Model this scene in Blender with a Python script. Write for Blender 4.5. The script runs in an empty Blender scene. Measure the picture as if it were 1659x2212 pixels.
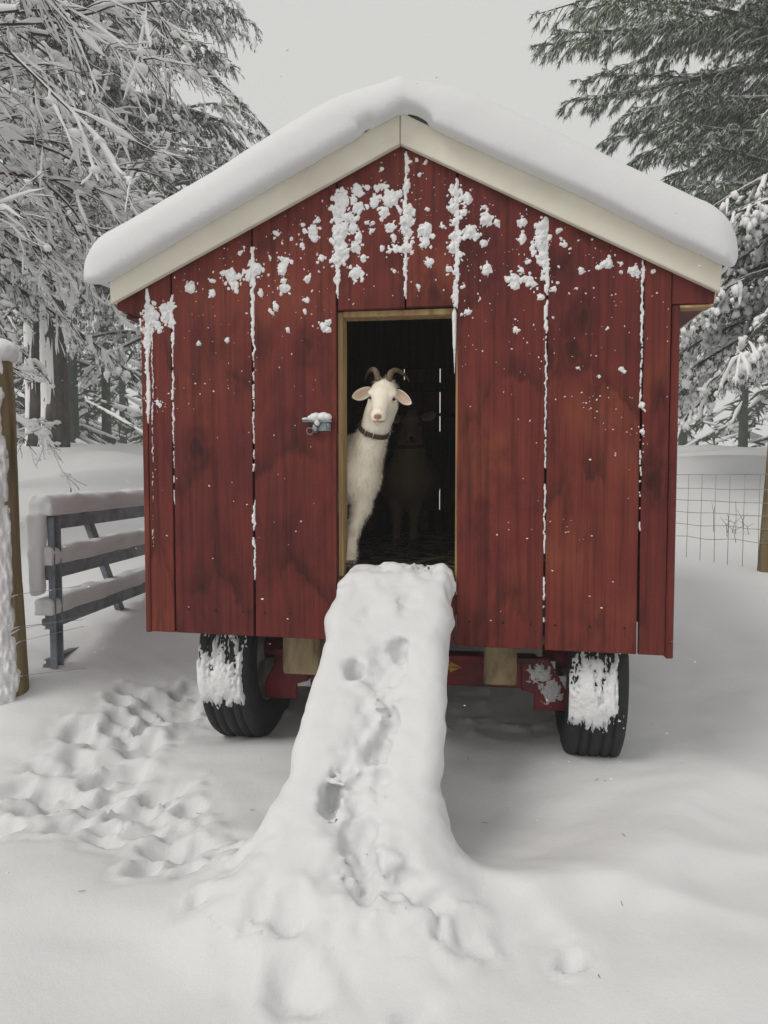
import bpy, bmesh, math, random
import numpy as np
from mathutils import Vector, Matrix

rng = np.random.default_rng(7)
random.seed(7)
scene = bpy.context.scene
COL = scene.collection
R = math.radians

# ------------------------------------------------------------------ camera, sky, sun, exposure
CAM_Z = 1.05
PITCH = R(3.08)
cam_data = bpy.data.cameras.new('camera')
cam_data.sensor_fit = 'VERTICAL'
cam_data.sensor_height = 36.0
cam_data.lens = 36.0 * 1600.0 / 2212.0
cam_data.clip_start = 0.05
cam_data.clip_end = 500.0
cam = bpy.data.objects.new('camera', cam_data)
cam.location = (0, 0, CAM_Z)
cam.rotation_euler = (R(90) - PITCH, 0, 0)
COL.objects.link(cam)
scene.camera = cam

SUN_EL, SUN_AZ = R(47), R(234)          # azimuth measured clockwise from +Y: behind the camera, a little left
world = bpy.data.worlds.new('World')
scene.world = world
world.use_nodes = True
wn = world.node_tree
wn.nodes.clear()
w_out = wn.nodes.new('ShaderNodeOutputWorld')
w_bg = wn.nodes.new('ShaderNodeBackground')
w_sky = wn.nodes.new('ShaderNodeTexSky')
w_sky.sky_type = 'NISHITA'
w_sky.sun_disc = False
w_sky.sun_elevation = SUN_EL
w_sky.sun_rotation = SUN_AZ
w_sky.dust_density = 6.0
w_hsv = wn.nodes.new('ShaderNodeHueSaturation')
w_hsv.inputs['Saturation'].default_value = 0.12
w_mix = wn.nodes.new('ShaderNodeMix')
w_mix.data_type = 'RGBA'
w_mix.inputs['Factor'].default_value = 0.88            # closed cloud cover over the clear sky
w_mix.inputs['B'].default_value = (6.65, 6.62, 6.42, 1)
wn.links.new(w_sky.outputs['Color'], w_hsv.inputs['Color'])
wn.links.new(w_hsv.outputs['Color'], w_mix.inputs['A'])
wn.links.new(w_mix.outputs['Result'], w_bg.inputs['Color'])
w_bg.inputs['Strength'].default_value = 0.10
wn.links.new(w_bg.outputs['Background'], w_out.inputs['Surface'])

sun_data = bpy.data.lights.new('sun', 'SUN')
sun_data.energy = 1.4
sun_data.angle = R(24)
sun_data.color = (1.0, 0.96, 0.90)
sun = bpy.data.objects.new('sun', sun_data)
sdir = Vector((math.sin(SUN_AZ) * math.cos(SUN_EL), math.cos(SUN_AZ) * math.cos(SUN_EL), math.sin(SUN_EL)))
sun.rotation_euler = (-sdir).to_track_quat('-Z', 'Y').to_euler()
sun.location = (0, 0, 30)
COL.objects.link(sun)

scene.view_settings.view_transform = 'Standard'
scene.view_settings.look = 'None'
scene.view_settings.exposure = 0.10
scene.view_settings.gamma = 1.0
scene.view_settings.use_curve_mapping = False
scene.render.engine = 'CYCLES'
scene.cycles.use_denoising = True
scene.cycles.max_bounces = 5
scene.cycles.volume_bounces = 1
scene.cycles.diffuse_bounces = 4
scene.cycles.use_adaptive_sampling = True

# ------------------------------------------------------------------ helpers: linking and tagging
def tag(o, label=None, cat=None, group=None, kind=None):
    if label: o['label'] = label
    if cat: o['category'] = cat
    if group: o['group'] = group
    if kind: o['kind'] = kind
    return o

def empty(name, loc=(0, 0, 0), rz=0.0):
    o = bpy.data.objects.new(name, None)
    o.location = loc
    o.rotation_euler = (0, 0, rz)
    COL.objects.link(o)
    return o

def mk(name, V, F, mat, parent=None, smooth=True, colors=None):
    """One mesh object from vertex and face arrays (F: ndarray of tris or quads, or list of lists)."""
    me = bpy.data.meshes.new(name)
    V = np.asarray(V, dtype=np.float32)
    if isinstance(F, np.ndarray) and len(F):
        n, k = F.shape
        me.vertices.add(len(V)); me.vertices.foreach_set('co', V.ravel())
        me.loops.add(n * k); me.loops.foreach_set('vertex_index', F.astype(np.int32).ravel())
        me.polygons.add(n)
        me.polygons.foreach_set('loop_start', np.arange(0, n * k, k, dtype=np.int32))
        me.polygons.foreach_set('loop_total', np.full(n, k, dtype=np.int32))
        me.update(calc_edges=True)
        me.validate()
    else:
        me.from_pydata([tuple(map(float, v)) for v in V], [], [list(map(int, f)) for f in F])
        me.update()
    me.polygons.foreach_set('use_smooth', np.full(len(me.polygons), smooth))
    if colors is not None:
        a = me.attributes.new('Col', 'FLOAT_COLOR', 'POINT')
        c = np.ones((len(V), 4), dtype=np.float32); c[:, :3] = colors
        a.data.foreach_set('color', c.ravel())
    if mat is not None:
        me.materials.append(mat)
    o = bpy.data.objects.new(name, me)
    COL.objects.link(o)
    if parent is not None:
        o.parent = parent
    return o

class MB:
    """Collects pieces of one mesh."""
    def __init__(self): self.V = []; self.F = []; self.n = 0
    def add(self, V, F):
        V = np.asarray(V, float)
        self.V.append(V); self.F += [[i + self.n for i in f] for f in F]; self.n += len(V)
        return self
    def box(self, x0, x1, y0, y1, z0, z1, b=0.003, M=None):
        """box with chamfered edges along every side"""
        V, F = chamfer_box(x0, x1, y0, y1, z0, z1, b)
        if M is not None: V = V @ np.asarray(M)[:3, :3].T + np.asarray(M)[:3, 3]
        return self.add(V, F)
    def build(self, name, mat, parent=None, smooth=False):
        return mk(name, np.concatenate(self.V), self.F, mat, parent, smooth)

def chamfer_box(x0, x1, y0, y1, z0, z1, b):
    b = min(b, (x1 - x0) * .4, (y1 - y0) * .4, (z1 - z0) * .4)
    bm = bmesh.new()
    bmesh.ops.create_cube(bm, size=1)
    for v in bm.verts:
        v.co = ((x0 + x1) / 2 + v.co.x * (x1 - x0), (y0 + y1) / 2 + v.co.y * (y1 - y0), (z0 + z1) / 2 + v.co.z * (z1 - z0))
    bmesh.ops.bevel(bm, geom=bm.edges[:], offset=b, segments=1, affect='EDGES')
    bm.verts.index_update()
    V = np.array([v.co[:] for v in bm.verts]); F = [[v.index for v in f.verts] for f in bm.faces]
    bm.free()
    return V, F

def prism(poly, y0, y1, b=0.002):
    """polygon in (x,z), extruded from y0 (front, chamfered) to y1"""
    P = np.array(poly, float); n = len(P)
    c = P.mean(0)
    Q = []
    for i in range(n):                                   # inset by moving both adjacent edges inwards
        a, p, d = P[i - 1], P[i], P[(i + 1) % n]
        e1 = (p - a) / np.linalg.norm(p - a); e2 = (d - p) / np.linalg.norm(d - p)
        n1 = np.array([-e1[1], e1[0]]); n2 = np.array([-e2[1], e2[0]])
        if n1 @ (c - p) < 0: n1 = -n1
        if n2 @ (c - p) < 0: n2 = -n2
        m = n1 + n2; k = b / max(.3, (m @ n1))
        Q.append(p + m * k)
    Q = np.array(Q)
    V = [(q[0], y0, q[1]) for q in Q] + [(p[0], y0 + b, p[1]) for p in P] + [(p[0], y1, p[1]) for p in P]
    F = [list(range(n)), [3 * n - 1 - i for i in range(n)]]
    for i in range(n):
        j = (i + 1) % n
        F.append([i, i + n, j + n, j]); F.append([i + n, i + 2 * n, j + 2 * n, j + n])
    return np.array(V), F

def fix_normals(o):
    bm = bmesh.new(); bm.from_mesh(o.data)
    bmesh.ops.recalc_face_normals(bm, faces=bm.faces)
    bm.to_mesh(o.data); bm.free()
    return o

# ------------------------------------------------------------------ helpers: noise
def _hash(ix, iy, iz, seed):
    h = (ix.astype(np.uint32) * np.uint32(374761393) + iy.astype(np.uint32) * np.uint32(668265263)
         + iz.astype(np.uint32) * np.uint32(2147483647) + np.uint32(seed * 1013 + 17))
    h = (h ^ (h >> np.uint32(13))) * np.uint32(1274126177)
    h = h ^ (h >> np.uint32(16))
    return (h & np.uint32(0xffff)).astype(np.float32) / 32767.5 - 1.0

def vnoise(x, y, z, seed=0):
    x, y, z = np.broadcast_arrays(np.asarray(x, np.float32), np.asarray(y, np.float32), np.asarray(z, np.float32))
    fx, fy, fz = np.floor(x), np.floor(y), np.floor(z)
    tx, ty, tz = x - fx, y - fy, z - fz
    tx = tx * tx * (3 - 2 * tx); ty = ty * ty * (3 - 2 * ty); tz = tz * tz * (3 - 2 * tz)
    ix, iy, iz = fx.astype(np.int64), fy.astype(np.int64), fz.astype(np.int64)
    def c(a, b, d): return _hash(ix + a, iy + b, iz + d, seed)
    x00 = c(0, 0, 0) * (1 - tx) + c(1, 0, 0) * tx
    x10 = c(0, 1, 0) * (1 - tx) + c(1, 1, 0) * tx
    x01 = c(0, 0, 1) * (1 - tx) + c(1, 0, 1) * tx
    x11 = c(0, 1, 1) * (1 - tx) + c(1, 1, 1) * tx
    return (x00 * (1 - ty) + x10 * ty) * (1 - tz) + (x01 * (1 - ty) + x11 * ty) * tz

def fbm(x, y, z=0.0, octv=3, seed=0, gain=.5):
    s = 0.0; a = 1.0; f = 1.0
    for i in range(octv):
        s = s + a * vnoise(np.asarray(x) * f, np.asarray(y) * f, np.asarray(z) * f, seed + i * 7)
        a *= gain; f *= 2.03
    return s

def sstep(a, b, x):
    t = np.clip((x - a) / (b - a), 0, 1)
    return t * t * (3 - 2 * t)

# ------------------------------------------------------------------ helpers: implicit shapes -> one continuous mesh
class SDF:
    def __init__(self, lo, hi, h):
        self.lo = np.array(lo, float); self.h = h
        self.n = np.ceil((np.array(hi, float) - self.lo) / h).astype(int) + 1
        self.F = np.full(tuple(self.n), 1.0, dtype=np.float32)
    def axes(self, sl=None):
        ax = []
        for i in range(3):
            a = self.lo[i] + self.h * np.arange(self.n[i], dtype=np.float32)
            ax.append(a[sl[i]] if sl else a)
        return ax[0][:, None, None].astype(np.float32), ax[1][None, :, None].astype(np.float32), ax[2][None, None, :].astype(np.float32)
    def region(self, lo, hi):
        a = np.clip(np.floor((np.array(lo) - self.lo) / self.h).astype(int), 0, self.n)
        b = np.clip(np.ceil((np.array(hi) - self.lo) / self.h).astype(int) + 1, 0, self.n)
        return tuple(slice(int(i), int(j)) for i, j in zip(a, b))
    def blend(self, sl, d, k, sub=False):
        A = self.F[sl]
        if A.size == 0: return
        if sub:                                            # carve: smooth max(A, -d)
            d = -d
            h = np.maximum(k - np.abs(A - d), 0) / k
            self.F[sl] = np.maximum(A, d) + h * h * k * .25
        else:
            h = np.maximum(k - np.abs(A - d), 0) / k
            self.F[sl] = np.minimum(A, d) - h * h * k * .25
    def ell(self, c, r, k=.02, M=None, sub=False, rough=0.0):
        c = np.array(c, float); r = np.array(r, float); m = r.max() + k * 1.5 + 2 * self.h
        sl = self.region(c - m, c + m); X, Y, Z = self.axes(sl)
        P = [X - c[0], Y - c[1], Z - c[2]]
        if M is not None:                                  # columns of M: local axes in world
            P = [P[0] * M[0, i] + P[1] * M[1, i] + P[2] * M[2, i] for i in range(3)]
        k0 = np.sqrt((P[0] / r[0]) ** 2 + (P[1] / r[1]) ** 2 + (P[2] / r[2]) ** 2) + 1e-6
        k1 = np.sqrt((P[0] / r[0] ** 2) ** 2 + (P[1] / r[1] ** 2) ** 2 + (P[2] / r[2] ** 2) ** 2) + 1e-6
        d = np.where(k0 < 1e-3, -r.min(), k0 * (k0 - 1) / k1)
        if rough: d = d + rough * fbm(X * 38, Y * 38, Z * 38, 3, 77)
        self.blend(sl, d.astype(np.float32), k, sub)
    def cone(self, a, b, ra, rb, k=.02, sub=False):
        a = np.array(a, float); b = np.array(b, float); m = max(ra, rb) + k * 1.5 + 2 * self.h
        sl = self.region(np.minimum(a, b) - m, np.maximum(a, b) + m); X, Y, Z = self.axes(sl)
        ab = b - a; L2 = ab @ ab
        t = np.clip(((X - a[0]) * ab[0] + (Y - a[1]) * ab[1] + (Z - a[2]) * ab[2]) / L2, 0, 1)
        d = np.sqrt((X - a[0] - t * ab[0]) ** 2 + (Y - a[1] - t * ab[1]) ** 2 + (Z - a[2] - t * ab[2]) ** 2) - (ra + (rb - ra) * t)
        self.blend(sl, d.astype(np.float32), k, sub)
    def mesh(self):
        F = self.F; S = F < 0
        n = F.shape
        cnt = np.zeros(tuple(x - 1 for x in n), dtype=np.int8)
        for i in (0, 1):
            for j in (0, 1):
                for k in (0, 1):
                    cnt += S[i:n[0] - 1 + i, j:n[1] - 1 + j, k:n[2] - 1 + k]
        act = (cnt > 0) & (cnt < 8)
        idx = np.argwhere(act)
        vid = np.full(act.shape, -1, dtype=np.int32); vid[act] = np.arange(len(idx))
        acc = np.zeros((len(idx), 3)); num = np.zeros(len(idx))
        corners = [(i, j, k) for i in (0, 1) for j in (0, 1) for k in (0, 1)]
        for a in corners:
            for ax in range(3):
                if a[ax] == 1: continue
                b = list(a); b[ax] = 1
                fa = F[idx[:, 0] + a[0], idx[:, 1] + a[1], idx[:, 2] + a[2]]
                fb = F[idx[:, 0] + b[0], idx[:, 1] + b[1], idx[:, 2] + b[2]]
                m = (fa < 0) != (fb < 0)
                t = np.where(m, fa / np.where(fa == fb, 1, fa - fb), 0)
                p = np.array(a, float)[None, :].repeat(len(idx), 0); p[:, ax] = t
                acc[m] += p[m]; num[m] += 1
        V = self.lo + self.h * (idx + acc / num[:, None])
        quads = []
        for ax in range(3):
            o1, o2 = [(1, 2), (2, 0), (0, 1)][ax]
            lo = [slice(None)] * 3; hi = [slice(None)] * 3
            lo[ax] = slice(0, n[ax] - 1); hi[ax] = slice(1, n[ax])
            sa, sb = S[tuple(lo)], S[tuple(hi)]
            e = np.argwhere(sa != sb)
            m = (e[:, o1] > 0) & (e[:, o2] > 0) & (e[:, o1] < n[o1] - 1) & (e[:, o2] < n[o2] - 1)
            e = e[m]
            flip = sa[e[:, 0], e[:, 1], e[:, 2]]
            def cell(d1, d2):
                c = e.copy(); c[:, o1] -= d1; c[:, o2] -= d2
                return vid[c[:, 0], c[:, 1], c[:, 2]]
            q = np.stack([cell(1, 1), cell(0, 1), cell(0, 0), cell(1, 0)], 1)
            q[~flip] = q[~flip][:, ::-1]
            quads.append(q)
        return V, np.concatenate(quads)

def smooth_mesh(V, F, it=2, lam=.5):
    e = np.concatenate([F[:, [i, (i + 1) % F.shape[1]]] for i in range(F.shape[1])])
    for _ in range(it):
        acc = np.zeros_like(V); num = np.zeros(len(V))
        for a, b in ((0, 1), (1, 0)):
            for c in range(3): acc[:, c] += np.bincount(e[:, a], V[e[:, b], c], len(V))
            num += np.bincount(e[:, a], minlength=len(V))
        V = V + lam * (acc / num[:, None] - V)
    return V

def normals_of(V, F):
    N = np.zeros_like(V)
    A = V[F[:, 1]] - V[F[:, 0]]; B = V[F[:, 2]] - V[F[:, 0]]
    fn = np.cross(A, B)
    for i in range(F.shape[1]):
        for c in range(3): N[:, c] += np.bincount(F[:, i], fn[:, c], len(V))
    return N / (np.linalg.norm(N, axis=1, keepdims=True) + 1e-9)

# ------------------------------------------------------------------ helpers: batches of tubes and needles
def tubes(P, Rr, sides=5):
    """P (n,k,3) polylines, Rr (n,k) radii -> verts, quads"""
    P = np.asarray(P, float); n, k, _ = P.shape
    T = np.gradient(P, axis=1); T /= np.linalg.norm(T, axis=2, keepdims=True) + 1e-9
    up = np.zeros_like(T); up[..., 2] = 1
    side = np.cross(T, up); ln = np.linalg.norm(side, axis=2, keepdims=True)
    side = np.where(ln < .05, np.array([1., 0, 0]), side / (ln + 1e-9))
    nor = np.cross(side, T)
    a = np.arange(sides) * 2 * np.pi / sides
    V = P[:, :, None, :] + Rr[:, :, None, None] * (np.cos(a)[None, None, :, None] * side[:, :, None, :] + np.sin(a)[None, None, :, None] * nor[:, :, None, :])
    base = (np.arange(n) * k * sides)[:, None, None]
    i = np.arange(k - 1)[None, :, None] * sides; j = np.arange(sides)[None, None, :]; j2 = (j + 1) % sides
    F = np.stack([base + i + j, base + i + j2, base + i + sides + j2, base + i + sides + j], -1).reshape(-1, 4)
    return V.reshape(-1, 3), F

def one_tube(pts, rad, sides=8, cap=True):
    P = np.array(pts, float)[None]; Rr = np.broadcast_to(np.array(rad, float), (len(pts),))[None]
    V, F = tubes(P, Rr, sides)
    F = [list(f) for f in F]
    if cap:
        k = len(pts); F.append(list(range(sides))[::-1]); F.append([(k - 1) * sides + i for i in range(sides)])
    return V, F

def needles(B, D, W):
    """B (n,3) bases, D (n,3) needle vectors, W (n,) widths -> one triangle each"""
    r = rng.normal(size=B.shape); s = np.cross(D, r); s /= np.linalg.norm(s, axis=1, keepdims=True) + 1e-9
    s *= W[:, None] * .5
    V = np.stack([B - s, B + s, B + D], 1).reshape(-1, 3)
    F = np.arange(len(V)).reshape(-1, 3)
    return V, F

_ico = {}
def ico(sub):
    if sub not in _ico:
        bm = bmesh.new(); bmesh.ops.create_icosphere(bm, subdivisions=sub, radius=1)
        bm.verts.index_update()
        _ico[sub] = (np.array([v.co[:] for v in bm.verts]), np.array([[v.index for v in f.verts] for f in bm.faces]))
        bm.free()
    return _ico[sub]

def blobs(C, S, sub=2, amp=.25, freq=1.6, seed=0):
    """lumpy snow lumps: C (n,3) centres, S (n,3) half sizes"""
    V0, F0 = ico(sub); C = np.asarray(C, float); S = np.asarray(S, float); n = len(C)
    off = rng.uniform(-50, 50, (n, 3))
    Q = V0[None] * freq + off[:, None, :]
    d = 1 + amp * fbm(Q[..., 0], Q[..., 1], Q[..., 2], 2, seed)
    V = C[:, None, :] + V0[None] * d[..., None] * S[:, None, :]
    F = F0[None] + (np.arange(n) * len(V0))[:, None, None]
    return V.reshape(-1, 3), F.reshape(-1, 3)

def joinVF(parts):
    Vs, Fs, n = [], [], 0
    for V, F in parts:
        if len(V) == 0: continue
        Vs.append(V); Fs.append(np.asarray(F) + n); n += len(V)
    return np.concatenate(Vs), np.concatenate(Fs)

# ------------------------------------------------------------------ materials
def mat(name, base=(.5, .5, .5), rough=.6, spec=.3, metal=0.0):
    m = bpy.data.materials.new(name); m.use_nodes = True
    b = m.node_tree.nodes['Principled BSDF']
    b.inputs['Base Color'].default_value = (*base, 1); b.inputs['Roughness'].default_value = rough
    b.inputs['Specular IOR Level'].default_value = spec; b.inputs['Metallic'].default_value = metal
    return m, m.node_tree, b

def nd(nt, t, **kw):
    n = nt.nodes.new(t)
    for k, v in kw.items():
        if k in n.inputs: n.inputs[k].default_value = v
        else: setattr(n, k, v)
    return n

def coords(nt, scale=(1, 1, 1), kind='Object', rand=False):
    t = nd(nt, 'ShaderNodeTexCoord'); mp = nd(nt, 'ShaderNodeMapping'); mp.inputs['Scale'].default_value = scale
    nt.links.new(t.outputs[kind], mp.inputs['Vector'])
    if rand:
        oi = nd(nt, 'ShaderNodeObjectInfo'); mu = nd(nt, 'ShaderNodeMath', operation='MULTIPLY'); mu.inputs[1].default_value = 40
        nt.links.new(oi.outputs['Random'], mu.inputs[0]); cx = nd(nt, 'ShaderNodeCombineXYZ')
        for i in range(3): nt.links.new(mu.outputs[0], cx.inputs[i])
        nt.links.new(cx.outputs[0], mp.inputs['Location'])
    return mp.outputs['Vector']

def noise(nt, vec, scale, detail=4, rough=.55, dist=0.0):
    n = nd(nt, 'ShaderNodeTexNoise'); n.inputs['Scale'].default_value = scale; n.inputs['Detail'].default_value = detail
    n.inputs['Roughness'].default_value = rough; n.inputs['Distortion'].default_value = dist
    nt.links.new(vec, n.inputs['Vector']); return n.outputs['Fac']

def ramp(nt, fac, stops):
    r = nd(nt, 'ShaderNodeValToRGB'); e = r.color_ramp.elements
    while len(e) < len(stops): e.new(.5)
    for i, (p, c) in enumerate(stops):
        e[i].position = p; e[i].color = (*c, 1) if len(c) == 3 else c
    nt.links.new(fac, r.inputs['Fac']); return r.outputs['Color']

def mixc(nt, fac, a, b, blend='MIX'):
    m = nd(nt, 'ShaderNodeMix', data_type='RGBA', blend_type=blend)
    for s, v in (('Factor', fac), ('A', a), ('B', b)):
        if isinstance(v, (int, float)): m.inputs[s].default_value = v
        elif isinstance(v, tuple): m.inputs[s].default_value = (*v, 1)
        else: nt.links.new(v, m.inputs[s])
    return m.outputs['Result']

def bump(nt, b, height, strength, dist=.01, prev=None):
    n = nd(nt, 'ShaderNodeBump'); n.inputs['Strength'].default_value = strength; n.inputs['Distance'].default_value = dist
    nt.links.new(height, n.inputs['Height'])
    if prev is not None: nt.links.new(prev, n.inputs['Normal'])
    nt.links.new(n.outputs['Normal'], b.inputs['Normal']); return n.outputs['Normal']

M = {}
def snow_mat(name, fine=260, coarse=34, s1=.16, s2=.25, base=(.665, .668, .675)):
    m, nt, b = mat(name, base, .65, .25)
    v = coords(nt, kind='Object')
    p = bump(nt, b, noise(nt, v, coarse, 4, .6), s1, .01)
    bump(nt, b, noise(nt, v, fine, 2, .6), s2, .003, p)
    return m
M['snow'] = snow_mat('snow')
M['snow_clump'] = snow_mat('snow_clump', 320, 90, .5, .5, (.78, .78, .785))
def light_snow(m, fac=.3):
    """loose snow on twigs lets some light through"""
    nt = m.node_tree; tr = nd(nt, 'ShaderNodeBsdfTranslucent'); tr.inputs['Color'].default_value = (.9, .9, .91, 1)
    mx = nd(nt, 'ShaderNodeMixShader'); mx.inputs['Fac'].default_value = fac
    nt.links.new(nt.nodes['Principled BSDF'].outputs[0], mx.inputs[1]); nt.links.new(tr.outputs[0], mx.inputs[2])
    nt.links.new(mx.outputs[0], nt.nodes['Material Output'].inputs['Surface']); return m
M['snow_far'] = light_snow(snow_mat('snow_far', 40, 8, .3, .2, (.92, .92, .922)), .18)

def red_wood():
    m, nt, b = mat('red_stained_wood', (.2, .04, .03), .62, .25)
    v = coords(nt, (1, 1, 1), rand=True)
    big = noise(nt, v, 2.2, 3, .6)
    vg = coords(nt, (60, 20, 1.6), rand=True)
    grain = noise(nt, vg, 1.0, 5, .6, .3)
    v2 = coords(nt, (9, 3, 3.2), rand=True)
    blot = noise(nt, v2, 1.0, 4, .65, .8)
    col = ramp(nt, big, [(.30, (.094, .0150, .0142)), (.50, (.134, .0215, .0160)), (.74, (.190, .047, .0225))])
    col = mixc(nt, .85, col, ramp(nt, grain, [(.30, (.50, .44, .45)), (.5, (1, 1, 1)), (.72, (1.25, 1.22, 1.15))]), 'MULTIPLY')
    gr2 = noise(nt, coords(nt, (150, 40, 3.5), rand=True), 1.0, 4, .65, .5)
    col = mixc(nt, .35, col, ramp(nt, gr2, [(.32, (.55, .5, .5)), (.52, (1, 1, 1)), (.75, (1.2, 1.2, 1.15))]), 'MULTIPLY')
    dark = ramp(nt, blot, [(.50, (1, 1, 1)), (.62, (.52, .46, .48)), (.75, (.30, .26, .28))])
    col = mixc(nt, .55, col, dark, 'MULTIPLY')
    # knots: sparse cells, dark heart with rings that bend the grain
    vk = coords(nt, (4.6, 1, 3.0), rand=True)
    nz = nd(nt, 'ShaderNodeTexNoise'); nz.inputs['Scale'].default_value = 5
    nt.links.new(vk, nz.inputs['Vector'])
    wv = nd(nt, 'ShaderNodeMix', data_type='VECTOR'); wv.inputs['Factor'].default_value = .22
    nt.links.new(vk, wv.inputs['A']); nt.links.new(nz.outputs['Color'], wv.inputs['B'])
    vo = nd(nt, 'ShaderNodeTexVoronoi', voronoi_dimensions='3D'); vo.inputs['Scale'].default_value = 1.0
    nt.links.new(wv.outputs['Result'], vo.inputs['Vector'])
    kn = ramp(nt, vo.outputs['Distance'], [(.05, (.28, .2, .2)), (.09, (.5, .42, .42)), (.11, (.8, .78, .78)), (.15, (.6, .52, .52)), (.24, (1, 1, 1))])
    col = mixc(nt, .85, col, kn, 'MULTIPLY')
    # arched growth-ring stains, a dark line fading upwards
    tc = nd(nt, 'ShaderNodeTexCoord'); sg = nd(nt, 'ShaderNodeSeparateXYZ'); nt.links.new(tc.outputs['Generated'], sg.inputs[0])
    so = nd(nt, 'ShaderNodeSeparateXYZ'); nt.links.new(tc.outputs['Object'], so.inputs[0])
    def mth(op, a, b=None):
        n = nd(nt, 'ShaderNodeMath', operation=op)
        for i, q in enumerate((a, b)):
            if q is None: continue
            if isinstance(q, (int, float)): n.inputs[i].default_value = q
            else: nt.links.new(q, n.inputs[i])
        return n.outputs[0]
    oi = nd(nt, 'ShaderNodeObjectInfo')
    ab = mth('ABSOLUTE', mth('ADD', mth('SUBTRACT', sg.outputs['X'], .5), mth('MULTIPLY', mth('SUBTRACT', oi.outputs['Random'], .5), .4)))
    tt = mth('ADD', mth('ADD', mth('MULTIPLY', so.outputs['Z'], 2.7), mth('MULTIPLY', ab, .85)), mth('ADD', mth('MULTIPLY', oi.outputs['Random'], 17.0), mth('MULTIPLY', noise(nt, v2, 1.0, 5, .7), .9)))
    fr = mth('FRACT', tt)
    arch = ramp(nt, fr, [(.0, (.38, .33, .35)), (.07, (.55, .51, .53)), (.28, (1, 1, 1)), (.93, (1, 1, 1)), (1.0, (.38, .33, .35))])
    am = ramp(nt, noise(nt, coords(nt, (5, 2, 2.6), rand=True), 1.0, 3, .6), [(.47, (0, 0, 0)), (.60, (.85, .85, .85))])
    col = mixc(nt, am, col, mixc(nt, 1.0, col, arch, 'MULTIPLY'))
    # fine rubbed streaks, paler
    vs = coords(nt, (26, 8, 5), rand=True)
    st = noise(nt, vs, 1.0, 6, .7, 2.0)
    col = mixc(nt, ramp(nt, st, [(.60, (0, 0, 0)), (.78, (.5, .5, .5))]), col, (.155, .045, .035))
    nt.links.new(col, b.inputs['Base Color'])
    p = bump(nt, b, grain, .35, .004)
    bump(nt, b, noise(nt, coords(nt, (140, 60, 12), rand=True), 1.0, 3), .25, .002, p)
    return m
M['red'] = red_wood()

def wood(name, c0, c1, c2, g=(50, 50, 2), rough=.75):
    m, nt, b = mat(name, c1, rough, .2)
    v = coords(nt, g, rand=True); gr = noise(nt, v, 1.0, 5, .6, .4)
    col = ramp(nt, gr, [(.3, c0), (.5, c1), (.72, c2)])
    bl = noise(nt, coords(nt, (6, 6, 3), rand=True), 1.0, 4, .6)
    col = mixc(nt, .7, col, ramp(nt, bl, [(.35, (.6, .58, .55)), (.6, (1, 1, 1))]), 'MULTIPLY')
    nt.links.new(col, b.inputs['Base Color']); bump(nt, b, gr, .4, .004)
    return m
M['jamb'] = wood('bare_pine', (.26, .16, .075), (.40, .27, .13), (.5, .36, .2))
M['post'] = wood('weathered_post_wood', (.10, .07, .035), (.20, .15, .08), (.30, .24, .14), (40, 40, 1.6))
M['block'] = wood('old_timber', (.13, .09, .05), (.30, .23, .13), (.42, .34, .21), (14, 14, 6))
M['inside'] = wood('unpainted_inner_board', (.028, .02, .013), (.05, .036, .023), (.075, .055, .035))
M['straw'] = mat('straw', (.20, .165, .10), .8, .2)[0]

def cream():
    m, nt, b = mat('cream_paint', (.80, .77, .66), .5, .35)
    n1 = noise(nt, coords(nt, (3, 3, 3), rand=True), 1.0, 4)
    col = ramp(nt, n1, [(.35, (.60, .565, .465)), (.55, (.69, .655, .55)), (.8, (.73, .70, .59))])
    sp = noise(nt, coords(nt, (30, 30, 30)), 1.0, 5, .7)
    col = mixc(nt, ramp(nt, sp, [(.66, (0, 0, 0)), (.74, (.5, .5, .5))]), col, (.42, .39, .32))
    nt.links.new(col, b.inputs['Base Color']); bump(nt, b, noise(nt, coords(nt, (8, 60, 60)), 1.0, 3), .2, .003)
    return m
M['cream'] = cream()

def metal(name, c, rough=.5, met=.6, dirt=(.06, .06, .06)):
    m, nt, b = mat(name, c, rough, .4, met)
    n1 = noise(nt, coords(nt, (7, 7, 7), rand=True), 1.0, 5, .65)
    col = ramp(nt, n1, [(.35, dirt), (.55, c), (.8, tuple(min(1, x * 1.25) for x in c))])
    nt.links.new(col, b.inputs['Base Color']); bump(nt, b, n1, .15, .003)
    return m
M['galv'] = metal('galvanised_steel', (.23, .25, .28), .55, .35, (.11, .12, .135))
M['latch'] = metal('zinc_latch_metal', (.32, .36, .37), .35, .7, (.12, .13, .13))
M['wire'] = metal('fence_wire_metal', (.30, .31, .31), .5, .5, (.18, .18, .18))
M['redmetal'] = metal('red_painted_steel', (.20, .012, .018), .45, .0, (.07, .006, .010))
M['roofedge'] = metal('dark_roof_sheet', (.05, .06, .08), .5, .3, (.03, .035, .045))
M['rim'] = metal('grey_rim_paint', (.36, .35, .32), .6, .1, (.20, .19, .17))
M['yellow'] = metal('yellow_decal', (.48, .30, .035), .55, 0, (.32, .19, .03))
M['black'] = mat('black_rubber_seal', (.012, .012, .013), .6, .3)[0]

def rubber():
    m, nt, b = mat('tyre_rubber', (.016, .017, .02), .7, .35)
    n1 = noise(nt, coords(nt, (30, 30, 30)), 1.0, 5, .7)
    nt.links.new(ramp(nt, n1, [(.3, (.010, .011, .014)), (.6, (.02, .021, .024)), (.8, (.045, .045, .045))]), b.inputs['Base Color'])
    bump(nt, b, n1, .2, .003); return m
M['rubber'] = rubber()

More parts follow.
